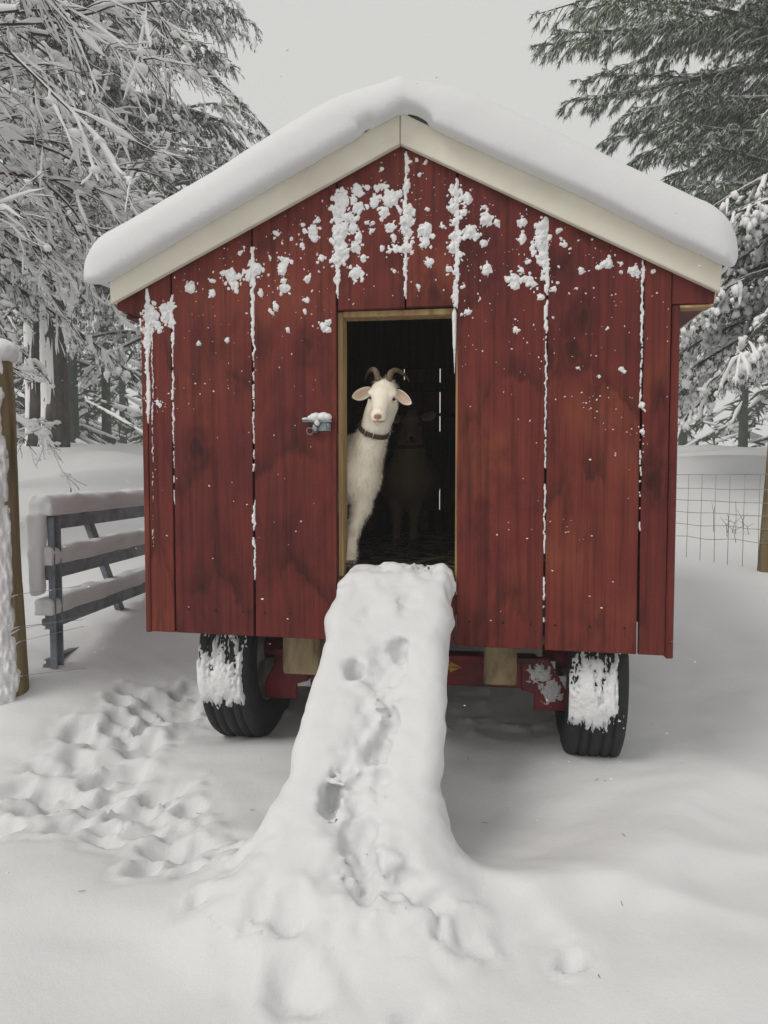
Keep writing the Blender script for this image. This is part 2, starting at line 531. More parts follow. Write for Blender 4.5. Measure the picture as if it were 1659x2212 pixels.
def vcol(name, rough=.8, bs=.3, fine=220):
    m, nt, b = mat(name, (.8, .8, .8), rough, .15)
    a = nd(nt, 'ShaderNodeAttribute', attribute_name='Col')
    n1 = noise(nt, coords(nt, (30, 30, 14)), 1.0, 5, .6)
    col = mixc(nt, .6, a.outputs['Color'], ramp(nt, n1, [(.3, (.86, .83, .78)), (.6, (1, 1, 1))]), 'MULTIPLY')
    nt.links.new(col, b.inputs['Base Color'])
    bump(nt, b, noise(nt, coords(nt, (fine, fine, fine * .35)), 1.0, 3), bs, .004)
    return m
M['coat'] = vcol('goat_coat')
M['horn'] = wood('goat_horn', (.10, .072, .045), (.20, .15, .10), (.29, .23, .16), (30, 30, 60), .5)
M['eye'] = mat('goat_eye', (.02, .014, .01), .15, .6)[0]
M['leather'] = metal('collar_leather', (.075, .045, .03), .6, 0, (.04, .024, .018))
M['buckle'] = metal('collar_buckle_metal', (.5, .47, .42), .3, .9, (.3, .28, .25))
M['hoof'] = mat('hoof_horn', (.10, .075, .055), .5, .3)[0]

def foliage(name, c0, c1, c2, sc=1.4):
    m, nt, b = mat(name, c1, .6, .25)
    n1 = noise(nt, coords(nt, (sc, sc, sc)), 1.0, 3)
    c = ramp(nt, n1, [(.3, c0), (.5, c1), (.72, c2)])
    nt.links.new(c, b.inputs['Base Color'])
    tr = nd(nt, 'ShaderNodeBsdfTranslucent'); nt.links.new(c, tr.inputs['Color'])
    mx = nd(nt, 'ShaderNodeMixShader'); mx.inputs['Fac'].default_value = .45
    nt.links.new(b.outputs[0], mx.inputs[1]); nt.links.new(tr.outputs[0], mx.inputs[2])
    nt.links.new(mx.outputs[0], nt.nodes['Material Output'].inputs['Surface'])
    return m
M['hemlock'] = foliage('hemlock_needles', (.052, .070, .040), (.070, .092, .052), (.095, .115, .068))
M['spruce'] = foliage('spruce_needles', (.040, .060, .038), (.055, .080, .050), (.076, .102, .064))
M['pine'] = foliage('pine_needles', (.085, .128, .062), (.115, .165, .082), (.15, .20, .11))
M['bark'] = wood('grey_bark', (.045, .038, .032), (.085, .072, .06), (.14, .125, .105), (14, 14, 5), .9)
M['twig'] = wood('twig_bark', (.035, .022, .018), (.060, .040, .032), (.09, .062, .05), (20, 20, 20), .85)

# ------------------------------------------------------------------ frame of the shed (u right, v inwards, z up)
TH = R(8.5)
HUT0 = np.array([0.0, 2.5, 0.0])
UV = np.array([math.cos(TH), -math.sin(TH), 0.0]); VV = np.array([math.sin(TH), math.cos(TH), 0.0])
def hw(u, v, z):
    """shed frame -> world (arrays allowed)"""
    u, v, z = np.broadcast_arrays(np.asarray(u, float), np.asarray(v, float), np.asarray(z, float))
    return HUT0 + u[..., None] * UV + v[..., None] * VV + z[..., None] * np.array([0, 0, 1.0])
def wall_pt(x, y, v=0.0):
    """measured point of the survey photograph (pixels of a 1659x2212 copy) -> (u, z) on the plane v of the shed"""
    a = (x - 829.5) / 1600.0; b = -(y - 1106.0) / 1600.0
    r = np.array([a, math.cos(PITCH) + b * math.sin(PITCH), -math.sin(PITCH) + b * math.cos(PITCH)])
    c = np.array([0, 0, CAM_Z]); t = ((HUT0 - c) @ VV + v) / (r @ VV); p = c + t * r - HUT0
    return p @ UV, p[2]

# ------------------------------------------------------------------ the snow-covered ground
TRAILS = [([(-.86, 3.30), (-1.0, 2.90), (-.98, 2.62), (-1.02, 2.40), (-1.22, 2.18), (-1.5, 2.1)], .20, 62),
          ([(-1.0, 2.50), (-.80, 2.28), (-.60, 2.08)], .14, 22),
          ([(-.60, 2.08), (-.48, 1.90), (-.40, 1.74), (-.28, 1.64), (-.10, 1.52), (.05, 1.50), (.16, 1.60)], .09, 13),
          ([(.02, 1.66), (.14, 1.60), (.24, 1.55)], .05, 2)]
PR = []
prng = np.random.default_rng(11)
for pts, wdt, n in TRAILS:
    pts = np.array(pts); seg = np.linalg.norm(np.diff(pts, axis=0), axis=1); cum = np.r_[0, np.cumsum(seg)]
    for s in prng.uniform(0, cum[-1], n):
        c = np.array([np.interp(s, cum, pts[:, 0]), np.interp(s, cum, pts[:, 1])]) + prng.normal(0, wdt * .55, 2)
        PR.append((c[0], c[1], prng.uniform(.040, .085) * (.75 if wdt < .1 else 1), prng.uniform(.018, .050) * (.6 if wdt < .1 else 1), prng.uniform(0, 3.14), prng.uniform(.6, 1.0)))
PR.append((.395, 1.535, .032, .022, .3, .8)); PR.append((.05, 1.36, .03, .012, .3, .8))

def ground_z(x, y):
    if np.ndim(x) == 0: return ground_z(np.array([x], float), np.array([y], float))[0]
    x = np.asarray(x, float); y = np.asarray(y, float)
    ky = [-30, 2.45, 2.9, 3.5, 4.5, 6, 10, 15, 30, 90]
    kz = [-.35, 0, .03, .12, .29, .53, 1.12, 1.5, 2.0, 3.0]
    z = 0
    for d in (-.3, -.15, 0, .15, .3): z = z + np.interp(y + d, ky, kz) / 5
    z = z + .13 * sstep(.75, 1.5, -x) * sstep(2.3, 3.1, y) * (1 - sstep(5, 8, y))
    z = z + .30 * np.exp(-((x - 4.3) / 2.2) ** 2 - ((y - 8.6) / .9) ** 2) * sstep(5, 7, y)      # low mound beyond the fence
    z = z + .018 * fbm(x * 1.1, y * 1.1, 0, 3, 3) + .17 * sstep(6, 12, y) * fbm(x * .35, y * .35, 0, 3, 5)
    z = z + .006 * fbm(x * 5, y * 7, 0, 2, 9) * (1 - sstep(5, 8, y))
    # hollow scoured between ramp and right wheel, drifts to the right of the ramp foot
    z = z - .045 * np.exp(-((x - .36) / .26) ** 2 - ((y - 2.25) / .22) ** 2)
    def drift(cx, cy, a, L, Wf, Wb, amp):
        ca, sa = math.cos(a), math.sin(a); p = (x - cx) * ca + (y - cy) * sa; q = -(x - cx) * sa + (y - cy) * ca
        q = q + .35 * p * p / L
        return amp * np.exp(-(p / L) ** 2) * np.where(q > 0, np.exp(-(q / Wb) ** 2), np.exp(-(q / Wf) ** 2))
    z = z + drift(.45, 1.77, .28, .25, .05, .17, .050) + drift(.72, 1.90, .5, .30, .06, .18, .042)
    z = z + drift(.95, 2.25, .75, .5, .12, .22, .05) + drift(-.75, 1.75, -.1, .5, .10, .22, .022)
    z = z + drift(1.0, 1.5, -.25, .6, .10, .2, .018) + drift(.33, 1.74, -.5, .16, .04, .10, .03)
    du = (x - HUT0[0]) * UV[0] + (y - HUT0[1]) * UV[1]; dv = (x - HUT0[0]) * VV[0] + (y - HUT0[1]) * VV[1]
    z = z + .085 * np.exp(-(np.abs(du - .02) / .34) ** 2.4 - ((dv + .74) / .27) ** 2)            # drift round the foot of the ramp
    # trampled ground
    sh = x.shape; tr = np.zeros(sh); dep = np.zeros(sh); rim = np.zeros(sh)
    near = (x > -2.2) & (x < 1.2) & (y > 1.0) & (y < 3.7)
    if near.any():
        xs, ys = x[near], y[near]; d_ = np.zeros(xs.shape); r_ = np.zeros(xs.shape); t_ = np.zeros(xs.shape)
        wx = xs + .012 * fbm(xs * 22, ys * 22, 0, 2, 21); wy = ys + .012 * fbm(xs * 22, ys * 22, 3.3, 2, 23)
        for cx, cy, rr, dd, a, asp in PR:
            m = (np.abs(xs - cx) < rr * 3) & (np.abs(ys - cy) < rr * 3)
            if not m.any(): continue
            ca, sa = math.cos(a), math.sin(a)
            p = ((wx[m] - cx) * ca + (wy[m] - cy) * sa) / rr; q = (-(wx[m] - cx) * sa + (wy[m] - cy) * ca) / (rr * asp)
            ds = np.sqrt(p * p + q * q)
            d_[m] = np.maximum(d_[m], dd * (1 - sstep(.30, 1.2, ds)))
            r_[m] = np.maximum(r_[m], .010 * np.exp(-((ds - 1.4) / .35) ** 2))
            t_[m] = np.maximum(t_[m], 1 - sstep(1.0, 2.8, ds))
        lump = fbm(xs * 15, ys * 15, 1.7, 3, 31)
        z2 = -d_ + r_ * (d_ < .01) + t_ * .017 * lump - .012 * t_
        z = z.copy(); z[near] += z2
    # bits stirred up under the wagon
    un = sstep(-.95, -.6, x) * (1 - sstep(.6, .9, x)) * sstep(2.7, 2.95, y) * (1 - sstep(4.2, 4.6, y))
    z = z + un * (.018 * np.maximum(0, fbm(x * 14, y * 14, 4.2, 3, 41)) - .03)
    return z

PATCH = (-.72, .74, -1.22, .14)           # the zone (u0,u1,v0,v1) rebuilt in detail as the snow lying on the ramp
# ------------------------------------------------------------------ snow on the ramp, one surface with the ground at its foot
S = SDF((PATCH[0] - .012, PATCH[2] - .012, -.16), (PATCH[1] + .012, PATCH[3] + .012, .90), .0085)
X, Y, Z = S.axes()
XY = hw(X[:, :, 0], Y[:, :, 0], 0.0)
gz = ground_z(XY[..., 0], XY[..., 1])[:, :, None].astype(np.float32)
dg = (Z - gz) * .93
RD = np.array([-.8, -.67]); RD = RD / np.linalg.norm(RD); RN = np.array([RD[1], -RD[0]])
s_ = (Y * RD[0] + (Z - .745) * RD[1]); n_ = (Y * RN[0] + (Z - .745) * RN[1])
edge = .010 * fbm(s_ * 16, Z * 9, 0, 2, 51)
hwid = .188 + .028 * s_ + edge + .02 * np.exp(-((s_ - .22) / .06) ** 2) * (X < 0)
cxu = .045 - .028 * s_
rr = .055
qx = np.abs(X - cxu) - (hwid - rr); qs = np.abs(s_ - .585) - (.575 - rr); qn = np.abs(n_ + .062) - (.062 - rr)
dbox = np.sqrt(np.maximum(qx, 0) ** 2 + np.maximum(qs, 0) ** 2 + np.maximum(qn, 0) ** 2) + np.minimum(np.maximum(np.maximum(qx, qs), qn), 0) - rr
k = .24
h = np.maximum(k - np.abs(dg - dbox), 0) / k
mixd = np.minimum(dg, dbox) - h * h * k * .25
lowpart = sstep(.42, .18, Z)                         # the drift only fills the foot, higher up the ramp is free
hard = np.minimum(dg, dbox)
S.F = (hard + (mixd - hard) * lowpart).astype(np.float32)
S.F += (.006 * fbm(X * 9, Y * 9, Z * 9, 2, 61) * sstep(.02, .12, Z - gz)).astype(np.float32)
RM = np.array([[1, 0, 0], [0, RD[0], RN[0]], [0, RD[1], RN[1]]])
def on_ramp(u, v, n=0.0): return (u, v, .745 + .8375 * v + n)
prints = [(-.045, -.335, .026, .040, .045), (.086, -.262, .022, .030, .04), (.055, -.30, .045, .05, .018), (.03, -.345, .05, .03, .018),
          (.088, -.455, .022, .032, .035), (.062, -.515, .024, .045, .035), (.04, -.475, .06, .07, .014), (.065, -.40, .03, .03, .016),
          (-.052, -.635, .017, .068, .06), (.022, -.60, .03, .028, .024), (.075, -.605, .034, .042, .022), (-.005, -.56, .05, .05, .012),
          (.03, -.655, .024, .03, .02), (.045, -.745, .040, .055, .042), (.075, -.79, .03, .05, .045), (.092, -.85, .03, .05, .05), (.06, -.77, .05, .08, .02),
          (.175, -.84, .06, .045, .035), (.235, -.865, .05, .04, .03),
          (-.03, -.18, .035, .05, .012), (.10, -.14, .04, .05, .010)]
kt = (S.n[2] - 1 - np.argmax((S.F < 0)[:, :, ::-1], axis=2)).clip(0, S.n[2] - 2)
fa = np.take_along_axis(S.F, kt[:, :, None], 2)[:, :, 0]; fb = np.take_along_axis(S.F, kt[:, :, None] + 1, 2)[:, :, 0]
RAISE = np.maximum(S.lo[2] + S.h * (kt + fa / (fa - fb)) - gz[:, :, 0], 0).astype(float)
RAISE *= (np.abs(X[:, :, 0] - .03) < .60)
for _ in range(2): RAISE[1:-1, 1:-1] = (RAISE[1:-1, 1:-1] * 2 + RAISE[:-2, 1:-1] + RAISE[2:, 1:-1] + RAISE[1:-1, :-2] + RAISE[1:-1, 2:]) / 6
base_F = S.F.copy()
def top_at(u, v):
    """height of the snow surface over (u, v)"""
    i = int(round((u - S.lo[0]) / S.h)); j = int(round((v - S.lo[1]) / S.h)); c = base_F[i, j]
    kk = np.where(c < 0)[0]; return S.lo[2] + S.h * (kk.max() + .5)
for u, v, ru, rs, dp in prints:
    S.ell((u, v, top_at(u, v) + .006), (ru * 1.08, rs * 1.08, dp * 1.3), .010, RM, sub=True, rough=.008)
for u, v, ru, rs, dp in ((-.045, -.335, .024, .034, .07), (.086, -.262, .018, .026, .06), (-.054, -.640, .015, .060, .085), (.088, -.455, .016, .024, .05), (.060, -.525, .016, .03, .035), (.070, -.80, .020, .045, .06), (.095, -.86, .018, .03, .05), (.22, -.87, .035, .022, .045)):
    S.ell((u, v, top_at(u, v) - .004), (ru, rs, dp), .008, RM, sub=True, rough=.004)      # the deep hoof holes
lum = np.random.default_rng(5)
for i in range(26):                                   # crumbs kicked out of the prints
    u, v, ru, rs, dp = prints[lum.integers(0, len(prints))]
    r_ = lum.uniform(.008, .02)
    u2, v2 = u + lum.normal(0, ru * .8), v + lum.normal(0, rs * .7)
    S.ell((u2, v2, top_at(u2, v2) + lum.uniform(-.022, -.006)), (r_ * 1.3, r_, r_ * .7), .022)
for i in range(40):                                   # lumps on the sill
    r_ = lum.uniform(.012, .034)
    u = lum.uniform(-.12, .21); v = lum.uniform(-.10, .075)
    S.ell((u, v, .700 + min(0, v) * .8 + lum.uniform(-.01, .010)), (r_ * 1.2, r_, r_ * .8), .018)
S.ell((.20, .01, .695), (.03, .04, .04), .04); S.ell((.05, .03, .665), (.2, .07, .05), .04)
S.F += (.013 * fbm(X * 20, Y * 20, Z * 20, 3, 73) * sstep(-.20, -.04, Y) * sstep(.42, .52, Z)).astype(np.float32)
tro = np.exp(-((X - .045) / .085) ** 2) * sstep(-.22, -.30, Y) + np.exp(-((X - .2) / .13) ** 2 - ((Y + .88) / .10) ** 2)
chan = np.exp(-(np.abs(X - .045 - .25 * (Y + .5) * .3) / .075) ** 4) * sstep(-.20, -.30, Y) * sstep(-.92, -.80, Y)
S.F += (.013 * chan * (1 + .8 * fbm(X * 13, Y * 13, Z * 13, 2, 75))).astype(np.float32)
S.F += ((.0016 + .0055 * np.clip(tro, 0, 1)) * fbm(X * 34, Y * 34, Z * 34, 3, 71) * sstep(.02, .05, RAISE)[:, :, None]).astype(np.float32)
# nothing of it reaches into the front wall
blocked = np.minimum(np.minimum(Y + .014, np.abs(X - .045) - .190), Z - .40)   # >0 inside the boards beside the door
S.F = np.maximum(S.F, blocked.astype(np.float32))
S.F = (S.F + (.0045 * (1 - sstep(.010, .021, RAISE)) + .02 * (1 - sstep(.0, .008, RAISE)))[:, :, None]).astype(np.float32)     # dives under the yard's snow where it ends
ins = np.minimum(np.minimum(X - PATCH[0], PATCH[1] - X), np.minimum(Y - PATCH[2], PATCH[3] - Y))
S.F = np.maximum(S.F, (-ins).astype(np.float32))
V, F = S.mesh()
V = smooth_mesh(V, F, 1, .4)
ramp_snow = mk('ramp_snow', hw(V[:, 0], V[:, 1], V[:, 2]), F, M['snow'])
tag(ramp_snow, 'thick snow lying on the ramp up to the doorway, dented by hoof prints', 'snow', kind='stuff')

def spaced(lo, a, b, hi, h, g):
    """fine step h between a and b, growing outwards"""
    c = list(np.arange(a, b, h)); s = h
    while c[-1] < hi: s *= g; c.append(c[-1] + s)
    s = h
    while c[0] > lo: s *= g; c.insert(0, c[0] - s)
    return np.array(c)
gx = spaced(-70, -1.75, 1.45, 70, .0135, 1.065)
gy = spaced(-12, 1.25, 3.45, 95, .0135, 1.06)
GX, GY = np.meshgrid(gx, gy, indexing='ij')
GZ = ground_z(GX, GY)
rel = np.stack([GX - HUT0[0], GY - HUT0[1]], -1); gu = rel @ UV[:2]; gv = rel @ VV[:2]
# where the ramp snow stands above it, the yard's snow steps back beneath
fu = np.clip((gu - S.lo[0]) / S.h, 0, RAISE.shape[0] - 1.001); fv = np.clip((gv - S.lo[1]) / S.h, 0, RAISE.shape[1] - 1.001)
iu, iv = fu.astype(int), fv.astype(int); tu, tv_ = fu - iu, fv - iv
rs_ = (RAISE[iu, iv] * (1 - tu) + RAISE[iu + 1, iv] * tu) * (1 - tv_) + (RAISE[iu, iv + 1] * (1 - tu) + RAISE[iu + 1, iv + 1] * tu) * tv_
foot = sstep(-.42, -.52, gv)
GZ = GZ + foot * rs_ * (1 - sstep(.024, .06, rs_)) - .07 * foot * sstep(.024, .06, rs_) * (1 - sstep(.13, .19, rs_))
nx, ny = GX.shape
ii = np.arange(nx * ny).reshape(nx, ny)
gF = np.stack([ii[:-1, :-1], ii[1:, :-1], ii[1:, 1:], ii[:-1, 1:]], -1).reshape(-1, 4)
ground = mk('snow_ground', np.stack([GX, GY, GZ], -1).reshape(-1, 3), gF, M['snow'])
tag(ground, 'deep white snow covering the yard, trampled by hooves on the left', 'snow', kind='structure')

# ------------------------------------------------------------------ the red shed
shed = empty('wooden_shed', tuple(HUT0), -TH)
tag(shed, 'small red board shed with cream fascia and open doorway, mounted on a wagon', 'shed')
AP = .057
def fas_bot(u): return 2.115 - np.where(np.asarray(u) < AP, .472 * (AP - np.asarray(u)), .5136 * (np.asarray(u) - AP))
def fas_top(u): return 2.215 - np.where(np.asarray(u) < AP, .4907 * (AP - np.asarray(u)), .5245 * (np.asarray(u) - AP))
def zb(u): return .470 - .0135 * u
def front_board(u0, u1, z0=None, name='board', v0=0.0, v1=.022, lift=0.0, skew=0.0):
    za = zb(u0) + lift if z0 is None else z0; zc = zb(u1) + lift if z0 is None else z0
    poly = [(u0 + skew, za), (u1 + skew, zc), (u1, float(fas_bot(u1)) + .035)]
    if u0 < AP < u1: poly.append((AP, float(fas_bot(AP)) + .035))
    poly.append((u0, float(fas_bot(u0)) + .035))
    V, F = prism(poly, v0, v1)
    return fix_normals(mk(name, V, F, M['red'], shed, smooth=False))
front_board(-.838, -.751, skew=-.003)
front_board(-.745, -.4585, skew=-.003)
front_board(-.4515, -.163, skew=-.002)
front_board(-.157, .0695, z0=1.594)
front_board(.075, .2385, z0=1.597)
front_board(.2445, .5285, skew=.002)
front_board(.5345, .8255, skew=.003)
front_board(.8335, .9155, skew=.002)
# corner trim
for u0, u1, z0, z1 in ((-.861, -.8415, .478, 1.60), (.9185, .942, .449, 1.575)):
    mb = MB(); mb.box(u0, u1, -.004, .085, z0, z1, .003); mb.build('corner_trim', M['red'], shed)
# gable board ends that close the eave beside the walls
V, F = prism([(-.952, 1.622), (-.8425, 1.588), (-.8425, float(fas_bot(-.8425)) + .03), (-.952, float(fas_bot(-.952)) + .02)], .006, .026)
fix_normals(mk('eave_return', V, F, M['red'], shed, False))
V, F = prism([(.9165, 1.578), (1.040, 1.575), (1.046, float(fas_bot(1.046)) + .02), (.9165, float(fas_bot(.9165)) + .03)], -.006, -.0005)
fix_normals(mk('eave_return', V, F, M['red'], shed, False))
mb = MB(); mb.box(.925, 1.035, -.002, .05, 1.565, 1.5745, .002); mb.build('eave_batten', M['jamb'], shed)
# fascia (barge boards), mitred at the ridge
V, F = prism([(-.958, float(fas_bot(-.958))), (AP - .001, float(fas_bot(AP))), (AP - .001, float(fas_top(AP))), (-.961, float(fas_top(-.961)))], -.030, -.0065, .003)
fix_normals(mk('fascia', V, F, M['cream'], shed, False))
V, F = prism([(AP + .001, float(fas_bot(AP))), (1.052, float(fas_bot(1.052))), (1.057, float(fas_top(1.057))), (AP + .001, float(fas_top(AP)))], -.030, -.0065, .003)
fix_normals(mk('fascia', V, F, M['cream'], shed, False))
DEPTH = 1.83
def slab(ua, ub, off0, off1, v0, v1, name, m):
    poly = [(ua, float(fas_top(ua)) + off0), (ub, float(fas_top(ub)) + off0), (ub, float(fas_top(ub)) + off1), (ua, float(fas_top(ua)) + off1)]
    V, F = prism(poly, v0, v1, .001); return fix_normals(mk(name, V, F, m, shed, False))
for ua, ub in ((-.972, AP - .0005), (AP + .0005, 1.068)):
    slab(ua, ub, .0005, .009, -.036, DEPTH + .10, 'roof_sheet', M['roofedge'])
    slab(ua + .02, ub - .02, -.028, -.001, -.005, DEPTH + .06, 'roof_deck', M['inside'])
# eave boards along the sides, underside boards
for u0, u1, z0, z1 in ((-.962, -.945, 1.615, 1.705), (1.040, 1.057, 1.585, 1.680)):
    mb = MB(); mb.box(u0, u1, .03, DEPTH + .05, z0, z1, .002); mb.build('eave_fascia', M['cream'], shed)
for u0, u1, z in ((-.944, -.865, 1.600), (.945, 1.039, 1.577)):
    mb = MB(); mb.box(u0, u1, .055, DEPTH, z, z + .012, .001); mb.build('soffit', M['red'], shed)
# side walls board by board
for side, (ua, ub) in enumerate(((-.862, -.840), (.919, .941))):
    for i in range(6):
        v0 = .088 + i * .290
        mb = MB(); mb.box(ua, ub, v0, v0 + .284, .47, 1.66 if side == 0 else 1.63, .002); mb.build('board', M['red'], shed)
# rear wall, narrow gaps let daylight in
ue = [-.84, -.755, -.455, -.1555, .0525, .245, .53, .83, .918]
for a, b in zip(ue[:-1], ue[1:]):
    poly = [(a + .003, .47), (b - .003, .47), (b - .003, float(fas_bot(b)) + .03)]
    if a < AP < b: poly.append((AP, float(fas_bot(AP)) + .03))
    poly.append((a + .003, float(fas_bot(a)) + .03))
    V, F = prism(poly, DEPTH, DEPTH + .022); fix_normals(mk('board', V, F, M['red'], shed, False))
for z0, z1 in ((1.645, 1.99), (1.372, 1.388), (1.510, 1.562), (.955, 1.283), (.47, .833)):
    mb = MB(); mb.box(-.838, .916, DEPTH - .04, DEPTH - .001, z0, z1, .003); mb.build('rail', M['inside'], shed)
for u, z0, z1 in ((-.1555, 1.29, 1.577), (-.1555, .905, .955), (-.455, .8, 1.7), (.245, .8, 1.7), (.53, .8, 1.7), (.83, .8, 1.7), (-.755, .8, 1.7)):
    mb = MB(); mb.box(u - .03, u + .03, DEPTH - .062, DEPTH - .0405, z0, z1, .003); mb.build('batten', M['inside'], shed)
# doorway lining, sill, inner floor
mb = MB(); mb.box(-.1625, -.1450, .0225, .095, .66, 1.592, .002); mb.build('door_jamb', M['jamb'], shed)
mb = MB(); mb.box(.2385, .256, .0225, .095, .66, 1.592, .002); mb.build('door_jamb', M['jamb'], shed)
mb = MB(); mb.box(-.1445, .238, .0225, .095, 1.574, 1.5935, .002); mb.build('door_header', M['jamb'], shed)
mb = MB(); mb.box(-.1605, .2420, .004, .022, .475, .664, .002); mb.build('sill_board', M['red'], shed)
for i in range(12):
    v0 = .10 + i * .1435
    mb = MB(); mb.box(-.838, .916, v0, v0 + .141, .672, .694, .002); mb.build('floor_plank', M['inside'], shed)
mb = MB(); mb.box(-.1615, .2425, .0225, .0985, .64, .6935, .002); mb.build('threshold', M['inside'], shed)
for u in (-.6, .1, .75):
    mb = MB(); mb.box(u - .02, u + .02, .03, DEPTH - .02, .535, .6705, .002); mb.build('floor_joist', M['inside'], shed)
# nail heads
for u in (-.42, -.33, -.2, -.70, -.60, -.50, .29, .40, .49, .57, .68, .79):
    V, F = one_tube([hh for hh in ((u, -.0012, .555 - .0135 * u), (u, .002, .555 - .0135 * u))], .004, 8)
    mk('nail', V, F, M['black'], shed)

# slide latch beside the door
latch = empty('latch', (0, 0, 0)); latch.parent = shed
lu, lz = wall_pt(690, 912)
mb = MB(); mb.box(lu - .005, lu + .040, -.007, -.0005, lz - .030, lz + .030, .002); mb.build('latch_plate', M['latch'], latch)
mb = MB(); mb.box(lu - .052, lu + .047, -.032, -.0075, lz - .002, lz + .006, .002); mb.build('latch_bolt', M['latch'], latch)
V, F = one_tube([(lu - .012, -.024, lz - .001), (lu - .012, -.026, lz - .020), (lu - .009, -.018, lz - .036)], [.008, .011, .007], 10); mk('latch_handle', V, F, M['latch'], latch)
V, F = one_tube([(lu + .036, -.022, lz - .026), (lu + .036, -.022, lz - .003)], .007, 10); mk('latch_hinge', V, F, M['latch'], latch)
a = np.linspace(0, 2 * np.pi, 25)
V, F = one_tube([(lu - .030 + .011 * math.cos(t), -.014 - .004 * math.sin(t), lz - .031 + .011 * math.sin(t)) for t in a], .0022, 6, cap=False); mk('latch_ring', V, F, M['latch'], latch)
V, F = blobs([hh for hh in ((lu - .008, -.022, lz + .016), (lu + .018, -.022, lz + .018), (lu + .034, -.022, lz + .015), (lu - .024, -.022, lz + .013), (lu - .042, -.020, lz + .010), (lu - .002, -.024, lz + .0))],
             [(.020, .020, .015), (.020, .020, .014), (.014, .019, .012), (.012, .018, .010), (.014, .012, .005), (.010, .012, .014)], 3, .14, 1.5)
mk('latch_snow', V, F, M['snow_clump'], latch)

# ------------------------------------------------------------------ wagon under the shed
wagon = empty('wagon_chassis', tuple(HUT0), -TH)
tag(wagon, 'dark red steel wagon chassis on rubber tyres carrying the shed', 'wagon')
def wheel_meshes(r=.365, w=.205):
    prof = [(.215, -.070), (.225, -.084), (.26, -.098), (.305, -.1025), (.335, -.100), (.352, -.093), (.3595, -.080)]
    for gpos in (-.055, -.022, .022, .055):
        prof += [(.3635, gpos - .006), (.3560, gpos - .004), (.3560, gpos + .004), (.3635, gpos + .006)]
    prof += [(.3595, .080), (.352, .093), (.335, .100), (.305, .1025), (.26, .098), (.225, .084), (.215, .070)]
    P = np.array(prof); n = 72; k = len(P)
    a = np.arange(n) * 2 * np.pi / n
    Vt = np.stack([np.broadcast_to(P[None, :, 1], (n, k)), np.cos(a)[:, None] * P[None, :, 0], np.sin(a)[:, None] * P[None, :, 0]], -1).reshape(-1, 3)
    i = np.arange(n)[:, None]; j = np.arange(k - 1)[None, :]; i2 = (i + 1) % n
    Ft = np.stack([i * k + j, i2 * k + j, i2 * k + j + 1, i * k + j + 1], -1).reshape(-1, 4)
    rp = np.array([(.226, -.080), (.226, -.074), (.205, -.068), (.19, -.03), (.165, -.015), (.10, -.028), (.07, -.03), (.055, -.055), (.001, -.055), (.001, .03), (.07, .02), (.19, .03), (.205, .068), (.226, .074), (.226, .080)])
    k2 = len(rp)
    Vr = np.stack([np.broadcast_to(rp[None, :, 1], (n, k2)), np.cos(a)[:, None] * rp[None, :, 0], np.sin(a)[:, None] * rp[None, :, 0]], -1).reshape(-1, 3)
    j = np.arange(k2 - 1)[None, :]
    Fr = np.stack([i * k2 + j, i2 * k2 + j, i2 * k2 + j + 1, i * k2 + j + 1], -1).reshape(-1, 4)
    return (Vt, Ft), (Vr, Fr)
(tV, tF), (rV, rF) = wheel_meshes()
WR = .365
def plaster(cu, cv, cz, seed, amid, spread):
    """wind-packed snow on the front of a tyre: a shell that dips under the rubber where it ends"""
    aa = np.linspace(R(-34), R(82), 110); uu = np.linspace(-.0995, .0995, 60)
    A, U_ = np.meshgrid(aa, uu, indexing='ij')
    rad = WR - .0015 - .028 * np.clip((np.abs(U_) - .070) / .035, 0, 1) ** 2 - .02 * np.clip((np.abs(U_) - .098) / .01, 0, 1)
    rag = .05 * vnoise(U_ * 130, A * 6, 0, seed) + .05 * vnoise(U_ * 55, A * 4, 0, seed + 1) + .05 * fbm(U_ * 200, A * 30, 0, 2, seed + 2)
    m = sstep(R(-28), R(-18), A + rag + .25 * np.minimum(0, -np.abs(U_ - .01) + .055))
    m = m * (1 - sstep(spread[0], spread[1], U_ + .034 * fbm(A * 3, U_ * 60, 0, 3, seed + 3))) * sstep(spread[2], spread[3], U_ + .030 * fbm(A * 3, U_ * 60, 4, 3, seed + 4))
    m = m * (1 - (.75 + .8 * fbm(A * 9, U_ * 60, 0, 3, seed + 6)).clip(0, 1) * sstep(R(-6), R(20), A + .15 * fbm(A * 4, U_ * 25, 0, 2, seed + 7)))
    m = np.clip(m + .45 * fbm(A * 40, U_ * 220, 0, 2, seed + 9) * 4 * m * (1 - m), 0, 1)
    th = .014 * np.exp(-((A - amid) / .4) ** 2) + .002
    rr = rad - .014 + m * (th + .014) + .003 * m * fbm(A * 14, U_ * 45, 0, 3, seed + 5)
    V = np.stack([cu + U_, cv - np.cos(A) * rr, cz + np.sin(A) * rr], -1).reshape(-1, 3)
    n1, n2 = A.shape; q = np.arange(n1 * n2).reshape(n1, n2)
    F = np.stack([q[:-1, :-1], q[:-1, 1:], q[1:, 1:], q[1:, :-1]], -1).reshape(-1, 4)
    return V, F
